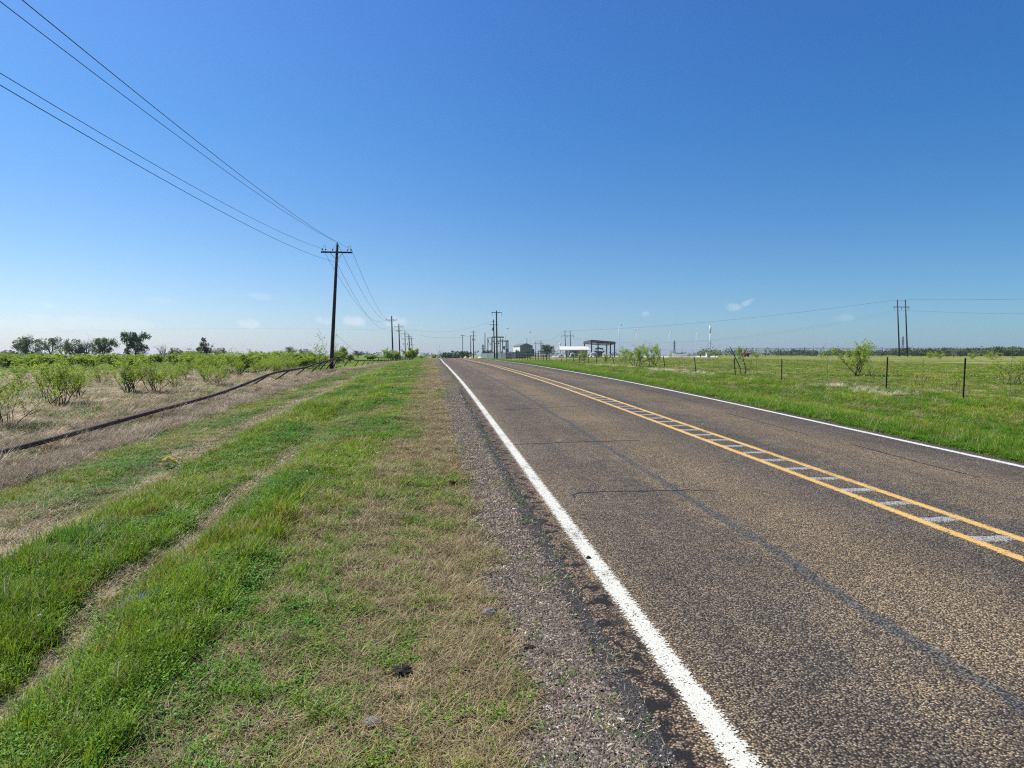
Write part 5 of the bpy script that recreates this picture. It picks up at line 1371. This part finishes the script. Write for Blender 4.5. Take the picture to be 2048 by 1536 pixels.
# ------------------------------------------------------------------ small things on the verge
def lump(p, s, mat, name, label, cat, seed, flat=.5, up=0.0):
    mb = MB(); n, rings = 14, 8
    for j in range(rings + 1):
        ph = j / rings * math.pi
        for i in range(n):
            a = i / n * 6.283; v = Vector((math.sin(ph) * math.cos(a), math.sin(ph) * math.sin(a), math.cos(ph)))
            k = 1 + .45 * mn.noise(v * 1.7 + Vector((seed, 0, 0))) + .18 * mn.noise(v * 5 + Vector((0, seed, 0)))
            mb.v.append((v.x * s * k, v.y * s * .7 * k, v.z * s * flat * k + s * flat * .35 + up))
    for j in range(rings):
        for i in range(n): mb.f.append((j*n+i, (j+1)*n+i, (j+1)*n+(i+1) % n, j*n+(i+1) % n))
    o = mb.build(name, M[mat]); o.location = p; tag(o, label, cat); return o
lump(hit(803, 1352), .058, 'dirtclod', 'dirt_clod', 'black clod of tar lying in the dry grass near the camera', 'clod', 3, .35, .015)
lump(hit(745, 1455), .045, 'rock', 'flat_stone', 'flat pale stone in the grass below the black clod', 'stone', 8, .3, .015)
lump(hit(980, 1238), .045, 'rock', 'stone', 'grey stone half hidden in green grass beside the gravel', 'stone', 5, .6, .01)
lump(hit(824, 1236), .035, 'dirtclod', 'dirt_clod', 'small dark clod in tan grass above the larger clod', 'clod', 9, .5, .01)
lump(hit(905, 975), .05, 'dirtclod', 'tar_chunk', 'small upright black chunk beside the gravel shoulder', 'clod', 12, 1.0)
x_, y_ = rp(1177, 1118); lump(Vector((x_, y_, road_z(y_) + .003)), .016, 'dirtclod', 'pebble', 'single dark pebble sitting on the white edge line', 'stone', 4, .9)
lump(hit(1057, 1298), .034, 'dirtclod', 'tar_chunk', 'crumbled asphalt chunk on the brown gravel near the bottom of the photo', 'clod', 15, .4)
def litter(p, sx_, sy_, mat, label, rz, up=.05):
    mb = MB(); n = 6
    for j in range(n + 1):
        for i in range(n + 1): mb.v.append(((i / n - .5) * sx_, (j / n - .5) * sy_, up + .18 * sx_ * mn.noise(Vector((i * .6, j * .6, sx_ * 9)))))
    mb.f = [(j*7+i, j*7+i+1, (j+1)*7+i+1, (j+1)*7+i) for j in range(n) for i in range(n)]
    top = [(v[0], v[1], v[2] + .004) for v in mb.v]; k = len(mb.v); mb.f = [f[::-1] for f in mb.f] + [tuple(a + k for a in f) for f in mb.f]; mb.v += top
    o = mb.build('paper_litter', M[mat]); o.location = p; o.rotation_euler = (.3, .2, rz); tag(o, label, 'litter')
litter(hit(868, 781), .14, .08, 'white', 'scrap of white paper in the brown grass beside the gravel', 1.0, .08)
litter(hit(2010, 749), .35, .14, 'white', 'white scrap lying in the pasture behind the nearest fence post', .3, .45)
litter(hit(398, 803), .16, .07, 'orange', 'orange scrap caught in dead grass under the pipe', .8, .25)
# flowers
M['blue_petal'] = leafmat('bluebonnet_petals', (.12, .14, .5), .3, .3)
M['yellow_petal'] = leafmat('yellow_petals', (.85, .62, .04), .15, .3)
M['white_petal'] = leafmat('white_petals', (.8, .8, .72), .08, .3)
M['flower_leaf'] = leafmat('flower_leaves', (.13, .22, .05), .25, .35)
def flower_patch(name, p, rad, n, mat, h, label, petals=9, ps=.012, spike=True):
    rg = random.Random(n + int(p.x * 10)); o = empty(name, p, label, 'flowers'); st = MB(); pt = MB()
    def go():
        for _ in range(n):
            a = rg.uniform(0, 6.28); r_ = rad * math.sqrt(rg.random()); x = math.cos(a) * r_ * 1.6; y = math.sin(a) * r_ * .7
            z0 = gz(p.x + x, p.y + y) - p.z; hh = h * rg.uniform(.7, 1.2)
            st.tube([(x, y, z0), (x + rg.gauss(0, .01), y + rg.gauss(0, .01), z0 + hh)], .0016, 3, False)
            for _k in range(6): st.leaf((x, y, z0 + hh * rg.uniform(.1, .7)), (rg.gauss(0, 1), rg.gauss(0, 1), rg.uniform(0, .6)), h * .35, h * .12)
            for k in range(petals):
                f = rg.uniform(.55, 1.0) if spike else 1.0; b_ = rg.uniform(0, 6.28)
                pt.leaf((x, y, z0 + hh * f), (math.cos(b_), math.sin(b_), rg.uniform(-.1, .6)), ps, ps * .8)
    seeded(rg, go)
    st.build('stems', M['flower_leaf'], o); tag(pt.build('petals', M[mat], o), kind='stuff')
flower_patch('bluebonnet_patch', hit(274, 1222), .09, 26, 'blue_petal', .10, 'patch of blue bluebonnet flowers in the green strip near the rut', 14, .013)
flower_patch('bluebonnet_patch', hit(447, 1072), .07, 8, 'blue_petal', .10, 'smaller sparse bluebonnet patch farther up the green strip', 10, .012)
flower_patch('yellow_wildflowers', hit(352, 945), .14, 10, 'yellow_petal', .2, 'small yellow wildflowers in the bright grass below the pipe fence', 6, .03, False)
fw = MB(); fy = MB()
def fl():
    for _ in range(150):
        Y = U(4, 40) ** 1.0; X = U(-3.4, -.6); 
        if nz(X, Y, .5, 77) < .08: continue
        z = gz(X, Y) + U(.06, .12)
        for k in range(5): a = k * 1.2566; fw.leaf((X, Y, z), (math.cos(a), math.sin(a), .3), .012 * (1 + Y / 25), .009 * (1 + Y / 25))
    for _ in range(2600):
        Y = U(28, 75); X = U(19, 60)
        if nz(X * .5, Y, .12, 55) < .12: continue
        z = gz(X, Y) + U(.15, .3)
        for k in range(4): a = k * 1.5708; fy.leaf((X, Y, z), (math.cos(a), math.sin(a), .3), .035, .03)
rnd.seed(77); fl()
o = fw.build('white_wildflowers', M['white_petal']); tag(o, 'tiny white wildflowers sprinkled over the green verge', 'flowers', kind='stuff')
o = fy.build('yellow_wildflowers', M['yellow_petal']); tag(o, 'yellow wildflowers spread over the pasture behind the wire fence', 'flowers', kind='stuff')
print('objects', len(bpy.data.objects))

# ------------------------------------------------------------------ air
hz = MB(); hz.box((0, 2450, 9.5), (10200, 5400, 35)); hz.v = hz.v
m = bpy.data.materials.new('thin_haze'); m.use_nodes = True; t = NT(m.node_tree); out = t.new('ShaderNodeOutputMaterial')
pv = t.new('ShaderNodeVolumePrincipled'); pv.inputs['Color'].default_value = (.80, .88, 1, 1); pv.inputs['Density'].default_value = .0001; pv.inputs['Anisotropy'].default_value = .3
t.link(pv.outputs[0], out.inputs['Volume'])
M['haze'] = m
o = hz.build('haze', m); tag(o, 'thin pale haze over the far horizon', 'haze', kind='stuff')
